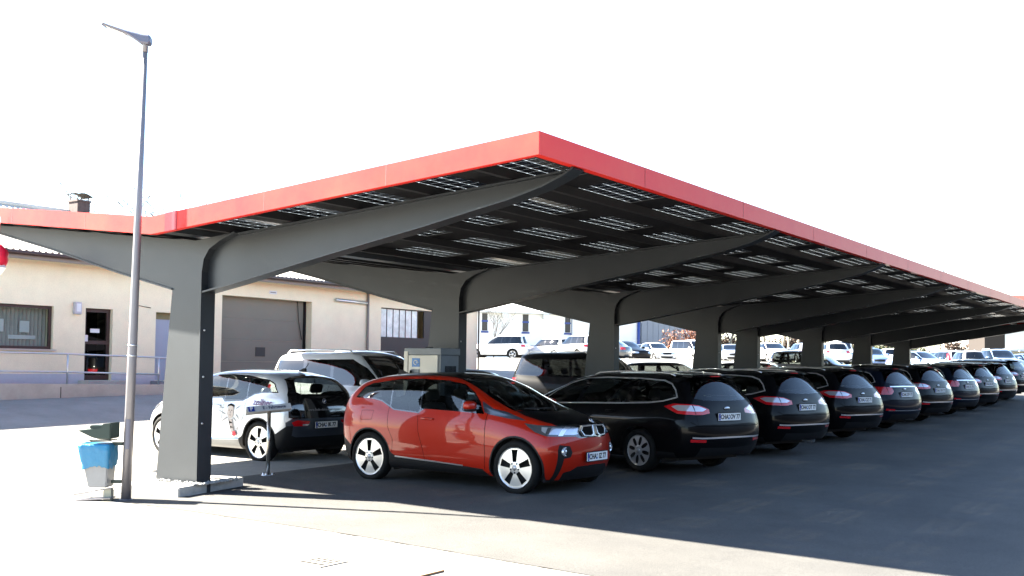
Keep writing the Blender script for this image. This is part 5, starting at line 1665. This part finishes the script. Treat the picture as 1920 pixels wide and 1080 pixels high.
fn = empty('mesh_fence', pix(1740, 112), math.atan2(RH.y, RH.x), 'thin wire fence with pale posts on the far side of the lot', 'fence')
for k in range(9):
    bm = bmesh.new(); tube(bm, [(k * 1.0, 0, 0), (k * 1.0, 0, 1.9)], .04, 6); link('post', bm, 'hall_white', fn)
bm = bmesh.new()
for z in (.3, .9, 1.5, 1.85): tube(bm, [(0, 0, z), (8, 0, z)], .015, 4)
link('wire', bm, 'satin_silver', fn)
bm = bmesh.new()
vs = []
a, b = pix(1560, 104), pix(2100, 104); c, d2 = pix(2100, 135), pix(1560, 135)
f = face(bm, [a + Vector((0, 0, .03)), b + Vector((0, 0, .03)), c + Vector((0, 0, .5)), d2 + Vector((0, 0, .5))])
tag(link('meadow', bm, 'meadow'), kind='structure')
# bare crowns over roofs
bare_tree('bare_tree', (-26.5, 18.0, .6), 10.6, 'bare tree whose twigs show above the red edge left of the carport valley', 'bare trees around the car park', 3, 'bark', .15, 'twig', 4, .6)
bare_tree('bare_tree', (-28.5, 20.3, .6), 10.4, 'bare tree behind the workshop roof, to the right of the street lamp', 'bare trees around the car park', 9, 'bark', .15, 'twig', 4, .6)
bare_tree('bare_tree', pix(1812, 150), 23.5, 'tall thin bare tree showing faintly above the far end of the carport', 'bare trees around the car park', 12, 'bark', .16, 'twig', 4, .5)
# small bare tree in front of the white hall
bare_tree('young_tree', pix(926, 92), 6.5, 'thin young bare tree in front of the white factory hall', None, 15, 'twig', .07, None, 3, .5)

# red and white ornament hanging at the left edge
mat('ornament_red', (0.55, 0.01, 0.04), 0.35)
om = empty('hanging_ornament', (-3.60, -.94, 2.95), 0, 'red and white foil ornament hanging from the red fascia at the left edge', 'ornament')
bm = bmesh.new(); r = random.Random(2)
bmesh.ops.create_icosphere(bm, subdivisions=3, radius=.14)
for v in bm.verts: v.co *= 1 + r.uniform(-.07, .07); v.co.z = v.co.z * 1.35 + .21
link('foil', bm, 'ornament_red', om, smooth=True)
bm = bmesh.new(); prism(bm, [(-.13, .0), (.09, .10), (.14, .05), (.0, -.05)], -.05, .05); link('ribbon', bm, 'plate_white', om)
bm = bmesh.new(); tube(bm, [(0, 0, .35), (0, .02, .80)], .005, 5); tube(bm, [(0, 0, .0), (-.02, 0, -.50)], .004, 5); link('string', bm, 'ornament_red', om)
bm = bmesh.new(); lathe(bm, [(.001, -.56), (.04, -.52), (.001, -.47)], 10, 'z', (-.02, 0, 0)); link('bead', bm, 'ornament_red', om)
# an unseen dark hall added at right to darken reflections, and bare trees behind the photographer (they show in paint and glass)
mat('dark_cladding', (0.007, 0.007, 0.010), 0.8, spec=0.1)
dh = empty('added_dark_hall', (25, -25, gz(25, 0) - .2), 0, 'long unseen dark hall added beyond the right edge to darken car reflections', 'building')
bm = bmesh.new(); box(bm, (0, 0, -.5), (12, 120, 6.2)); link('wall', bm, 'dark_cladding', dh)
bm = bmesh.new(); prism(bm, [(-.4, 6.22), (6, 8.2), (12.4, 6.22)], -.4, 120.4); link('roof', bm, 'dark_cladding', dh)
bm = bmesh.new()
for k in range(24): box(bm, (-.06, 1 + k * 5, .2), (-.002, 1.25 + k * 5, 6.1))
link('pilaster', bm, 'steel_dark', dh)
for i, (x, y) in enumerate([(-26, -34), (-18, -40), (-34, -30), (-10, -42), (0, -40)]):
    bare_tree('bare_tree', (x, y, 0), 13, 'bare tree behind the photographer, mirrored in the car windows', 'bare trees behind the photographer', 90 + i, 'bark', .2, 'twig', 4, .6)

# ---------------------------------------------------------------- vehicles in their places
red = electric_hatch('glossy red electric hatchback with black bonnet and roof parked nose out under the carport', 'car', 'red_paint', 'black_paint', 'black_paint', nose_plate=('CHA', 'IZ 77'))
red.location = (.623, 3.205, 0.010)
white = electric_hatch('white electric hatchback with black tailgate and printed doors parked behind the nearest column', 'car', 'silver_white_paint', 'silver_white_paint', 'black_paint', tail_plate=('CHA', 'IK 77'), decals=True)
white.location = (-2.641, 3.99, .0); white.rotation_euler = (0, 0, PI)
# printing on the white car: lettering on the flank and tailgate, a pencil style portrait on the doors
def body_y(x, z): return .8875 + .004 - (max(z - .95, 0) * .42)
bm = bmesh.new()
M = frame_m((-.095, .880, 1.02), (-1, 0, -.02), (0, -.25, 1))
text_mesh('zollner', .155, M, .002, 0, bm, bold=.002, sx=1.05, shear=.15)
link('flank_lettering', bm, 'decal_purple', white)
bm = bmesh.new()
M = frame_m((-.7185, .02, .905), (0, -1, 0), (0.02, 0, 1))
text_mesh('www.finde-deine-berufung.net', .062, M, .001, 0, bm, sx=1.05)
link('tail_lettering', bm, 'decal_grey', white)
bm = bmesh.new()
def decal(pts, mi, d=.0):
    face(bm, [(x, .893 + d - max(z - .80, 0) * .10, z) for x, z in pts], mi)
decal([(.70 + .085 * math.cos(t), .845 + .125 * math.sin(t)) for t in [k * PI / 8 for k in range(16)]], 1, .001)
decal([(.60, .86), (.62, .955), (.70, .985), (.78, .955), (.80, .86), (.775, .93), (.70, .945), (.63, .93)], 2, .003)
for ex in (.665, .735): decal([(ex + .016 * math.cos(t), .865 + .008 * math.sin(t)) for t in [k * PI / 4 for k in range(8)]], 2, .003)
decal([(.67, .785), (.73, .785), (.715, .778), (.685, .778)], 2, .003); decal([(.695, .85), (.705, .85), (.712, .81), (.69, .81)], 0, .003)
def stroke(p, q, w, mi):
    d = Vector((q[0] - p[0], q[1] - p[1])).normalized(); nn = Vector((-d.y, d.x)) * w
    decal([(p[0] + nn.x, p[1] + nn.y), (q[0] + nn.x * .3, q[1] + nn.y * .3), (q[0] - nn.x * .3, q[1] - nn.y * .3), (p[0] - nn.x, p[1] - nn.y)], mi, .002)
for p, q in [((.78, .74), (.95, .66)), ((.62, .74), (.52, .66)), ((.95, .92), (1.05, .95)), ((.56, .90), (.46, .95)), ((.84, .80), (1.02, .86)), ((.55, .80), (.48, .72)), ((.90, .60), (1.02, .48)), ((.88, .90), (1.0, .90)), ((.50, .58), (.60, .46))]: stroke(p, q, .010, 0)
decal([(.735, .70), (.66, .715), (.60, .50), (.655, .48)], 1, .002)
stroke((.74, .72), (.66, .47), .010, 0); stroke((.65, .72), (.575, .50), .010, 0); stroke((.72, .66), (.64, .65), .02, 2); stroke((.70, .58), (.61, .57), .015, 0)
decal([(.63, .50), (.57, .52), (.53, .46), (.58, .42), (.64, .44)], 3, .003)
link('door_print', bm, ['decal_grey', 'decal_skin', 'gap', 'decal_red'], white)
roundel(white, (-.675, 0, 1.045), (-1, 0, .3), .045)

GRP = 'black estate cars parked in a row'
estA = estate('clear', True, plate_text=('CHA', 'OV 77'))
estA['category'] = 'car'; estA['group'] = GRP
estB = estate('red', False, paint='dark_blue_paint', plate_text=('CHA', 'OV 77'))
estB['category'] = 'car'; estB['group'] = GRP
ROWE = [(3.62, 6.26, 'A', 'glossy black estate car right beside the red hatchback, its rear plate readable'),
        (3.60, 9.75, 'A', 'second black estate from the red hatchback, a chrome exhaust glinting below its bumper'),
        (3.55, 13.45, 'A', 'third black estate from the red hatchback, clear tail lamps and silver bumper strip'),
        (3.50, 16.9, 'B', 'nearer of the two dark estates with all-red tail lamps'),
        (3.45, 20.5, 'A', 'black estate parked between the two dark estates with all-red tail lamps'),
        (3.40, 24.3, 'B', 'farther of the two dark estates with all-red tail lamps'),
        (3.35, 27.6, 'A', 'black estate just beyond the farther estate with all-red tail lamps'),
        (3.30, 31.3, 'A', 'black estate with clear tail lamps, last but one in the long row'),
        (3.25, 34.9, 'A', 'black estate cut by the right picture edge, last in the long row')]
first = {'A': estA, 'B': estB}; used = set()
for x, y, k, lab in ROWE:
    o = first[k] if k not in used else dup(first[k])
    used.add(k)
    o.location = (x, y, gz(2.5, y) + .010); o.rotation_euler = (0, 0, PI - math.radians(14.5 + [0, .8, -.6, 1.1, -.4, .7, -1.0, .5, 0][int(y / 3.9)]))
    if o not in (estA,):
        for c in list(o.children):
            if c.name.startswith('number_plate'):
                for g2 in list(c.children): bpy.data.objects.remove(g2)
                bpy.data.objects.remove(c)
        plate(o, (-1.034, 0, .868), (0, -1, 0), 'CHA', ['OV 79', 'OU 77', 'OT 77', 'OZ 71', 'OV 17', 'OK 77', 'OX 74', 'OV 70', 'OW 77'][int(y / 3.9)])
    o['label'] = lab
    if lab.startswith('second'):
        bm = bmesh.new()
        tube(bm, [(-.70, -.36, .265), (-.93, -.36, .262)], .042, 12, caps=False); link('exhaust', bm, 'chrome', o)

def put(o, x, y, head, z=None, wb=2.7):
    """centre of the wheelbase at (x, y), nose towards head (degrees from +X)"""
    a = math.radians(head)
    cx, cy = x - math.cos(a) * wb / 2, y - math.sin(a) * wb / 2
    o.location = (cx, cy, gz(x, y) if z is None else z); o.rotation_euler = (0, 0, a)
    return o
BIG = dict(L=5.1, wb=3.08, ro=1.10, H=1.86, hw=.97, belt=1.17, cowl=2.30, zcowl=1.22, rf=1.50, rr=-.80, zb=.26, wr=.38, rails=True, hood_z=1.06, nu=4, nv=3, brow=.075)
LEFT = 'cars parked in the left bays of the carport'
o = auto_car('large_suv', 'white_paint', alloy='alloy', glass='dark_glass', **BIG); tag(o, 'large white sport utility car with roof rails behind the printed white hatchback', 'car', LEFT)
put(o, -3.36, 6.95, 0, .085, 3.08)
o = auto_car('large_suv', 'soft_black_paint', alloy='alloy', glass='dark_glass', **BIG); tag(o, 'large glossy black sport utility car between the second and third column', 'car', LEFT)
put(o, -2.86, 15.2, 0, .22, 3.08)
o = auto_car('saloon_car', 'soft_black_paint', L=4.6, wb=2.75, ro=1.0, H=1.47, hw=.90, belt=.93, cowl=2.15, zcowl=.97, rf=1.35, rr=.0, tail='sedan', nu=4, nv=3, glass='car_glass'); tag(o, 'dark saloon right of the second column, only its windscreen and roof showing', 'car', LEFT)
put(o, -2.9, 9.7, 0, None, 2.75)
o = auto_car('hatchback', 'soft_black_paint', L=4.3, wb=2.6, ro=.85, H=1.56, hw=.89, belt=.97, cowl=1.95, zcowl=1.03, rf=1.15, rr=-.45, nu=3, nv=2, glass='car_glass'); tag(o, 'dark hatchback left of the fourth column with light showing through its windscreen', 'car', LEFT)
put(o, -3.0, 20.2, 0, None, 2.6)
o = auto_car('estate_car', 'soft_black_paint', L=4.8, wb=2.85, ro=1.0, H=1.50, hw=.92, belt=.98, cowl=2.35, zcowl=1.02, rf=1.45, rr=-.45, nu=3, nv=2, glass='car_glass'); tag(o, 'dark estate whose arched roof shows between the fifth and sixth column', 'car', LEFT)
put(o, -2.8, 26.8, 0, None, 2.85)
o = auto_car('off_road_car', 'grey_paint', L=4.5, wb=2.65, ro=.95, H=1.70, hw=.91, belt=1.08, cowl=2.05, zcowl=1.15, rf=1.2, rr=-.6, zb=.26, wr=.36, hood_z=1.0, nu=3, nv=2, glass='car_glass'); tag(o, 'dark grey off-road car seen past the sixth column', 'car', LEFT)
put(o, -3.4, 34.2, 0, None, 2.65)
# the open lot behind
LOT = 'cars on the open lot behind the carport'
def lot(x, y, head, name, cat, label, paint, wb=2.65, **kw):
    o = auto_car(name, paint, wb=wb, inside=False, mirrors=kw.pop('mirrors', True), **kw)
    tag(o, label, cat, LOT); put(o, x, y, head, None, wb); return o
SUV = dict(L=4.7, ro=.95, H=1.75, hw=.93, belt=1.08, cowl=2.05, zcowl=1.13, rf=1.2, rr=-.65, zb=.25, wr=.37, hood_z=1.0, rails=True)
WAG = dict(L=4.6, ro=.95, H=1.5, hw=.90, belt=.96, cowl=2.1, zcowl=1.0, rf=1.3, rr=-.5)
HAT = dict(L=4.2, ro=.80, H=1.50, hw=.87, belt=.95, cowl=1.9, zcowl=1.0, rf=1.1, rr=-.35)
SED = dict(L=4.6, ro=1.0, H=1.45, hw=.89, belt=.93, cowl=2.1, zcowl=.97, rf=1.3, rr=-.02, tail='sedan')
VAN = dict(L=4.9, ro=1.0, H=1.95, hw=.96, belt=1.18, cowl=2.55, zcowl=1.20, rf=1.75, rr=-.9, tail='van', hood_z=1.05, wr=.33, zb=.24)
lot(-33.2, 52.2, 200, 'off_road_car', 'car', 'white sport utility car with pale blue roof rails, farthest left on the open lot', 'white_paint', 2.8, **SUV)
lot(-30.3, 54.4, 170, 'estate_car', 'car', 'white estate turning its dark rear window, second from the left on the open lot', 'white_paint', **dict(WAG, H=1.58))
lot(-27.4, 53.6, 160, 'off_road_car', 'car', 'white car with dark rear window and red tail lamps left of the third column', 'white_paint', **dict(SUV, rails=False))
lot(-26.0, 54.6, 185, 'saloon_car', 'car', 'dark grey saloon just left of the third column, partly hidden by it', 'grey_paint', **SED)
lot(-26.6, 59.8, 330, 'estate_car', 'car', 'dark car just right of the third column in front of the white hall', 'black_paint', **WAG)
lot(-26.0, 63.4, 320, 'hatchback', 'car', 'white hatchback in front of the blue downpipe of the white hall', 'white_paint', **HAT)
lot(-27.2, 72.6, 330, 'delivery_van', 'van', 'white van in front of the rust coloured bush', 'white_paint', 3.0, **VAN)
lot(-23.2, 67.0, 320, 'hatchback', 'car', 'white hatchback with dark windows below the rust coloured bush', 'white_paint', **dict(HAT, H=1.42))
lot(-21.3, 66.6, 300, 'saloon_car', 'car', 'silver saloon between the fourth and fifth column', 'silver_paint', **SED)
lot(-17.9, 65.3, 310, 'estate_car', 'car', 'white car in front of the birch trunks', 'white_paint', **WAG)
lot(-16.0, 67.2, 130, 'hatchback', 'car', 'silver grey hatchback with a large rear window left of the sixth column', 'silver_paint', **dict(HAT, H=1.52))
lot(-15.9, 76.6, 295, 'delivery_van', 'van', 'white van facing the row, right of the sixth column', 'white_paint', 3.0, **VAN)
lot(-13.6, 76.0, 300, 'hatchback', 'car', 'blue grey car between the seventh and eighth column', 'pale_blue_paint', **HAT)
lot(-10.6, 71.0, 115, 'hatchback', 'car', 'small white hatchback partly hidden by the eighth column', 'white_paint', **dict(HAT, H=1.48))
lot(-5.0, 57.6, 330, 'saloon_car', 'car', 'light blue saloon just right of the eighth column', 'pale_blue_paint', **SED)
lot(-5.6, 66.4, 130, 'estate_car', 'car', 'silver estate with tall orange red tail lamps beyond the light blue saloon', 'silver_paint', lamp='tall', **dict(WAG, H=1.62))
lot(-3.6, 62.8, 120, 'hatchback', 'car', 'pale hatchback turning a wide grey rear window, right of the tall lamped estate', 'silver_paint', **dict(HAT, H=1.55))
lot(-2.0, 66.0, 300, 'off_road_car', 'car', 'pale blue sport utility car facing the camera near the right edge', 'pale_blue_paint', 2.7, **SUV)
lot(-.6, 69.0, 305, 'hatchback', 'car', 'dark blue car cut by the right picture edge on the open lot', 'blue_paint', **HAT)
lot(-4.2, 80.0, 300, 'saloon_car', 'car', 'grey saloon on the far rank near the brown shed', 'grey_paint', **SED)
lot(-36.5, 66.0, 330, 'saloon_car', 'car', 'silver saloon half hidden behind the farthest left white sport utility car', 'silver_paint', **SED)
lot(-33.0, 66.5, 335, 'hatchback', 'car', 'white hatchback close under the middle blue window of the white hall', 'white_paint', **HAT)
lot(-29.5, 68.5, 330, 'estate_car', 'car', 'grey estate just right of the rightmost blue window of the white hall', 'grey_paint', **WAG)
lot(-23.0, 77.5, 320, 'saloon_car', 'car', 'white saloon at the foot of the grey metal hall', 'white_paint', **SED)
lot(-21.5, 71.0, 315, 'estate_car', 'car', 'dark blue estate behind the silver saloon', 'blue_paint', **WAG)
lot(-16.4, 62.6, 310, 'saloon_car', 'car', 'white saloon nearest the birch trunks', 'white_paint', **SED)
lot(-12.0, 62.0, 120, 'estate_car', 'car', 'white estate low in the gap right of the sixth column', 'white_paint', **WAG)
lot(-9.8, 64.0, 300, 'hatchback', 'car', 'blue hatchback low in the gap right of the seventh column', 'blue_paint', **HAT)
lot(-7.2, 74.0, 300, 'off_road_car', 'car', 'white sport utility car behind the light blue saloon', 'white_paint', **SUV)
lot(-3.2, 74.5, 300, 'hatchback', 'car', 'silver hatchback behind the pale blue sport utility car', 'silver_paint', **HAT)
lot(-1.2, 77.0, 120, 'estate_car', 'car', 'pale blue estate on the far rank below the white door canopy', 'pale_blue_paint', **WAG)
lot(.2, 72.0, 300, 'saloon_car', 'car', 'white saloon at the right picture edge on the open lot', 'white_paint', **SED)
lot(-1.6, 84.5, 300, 'estate_car', 'car', 'dark estate on the far rank in front of the plain white hall', 'blue_paint', **WAG)
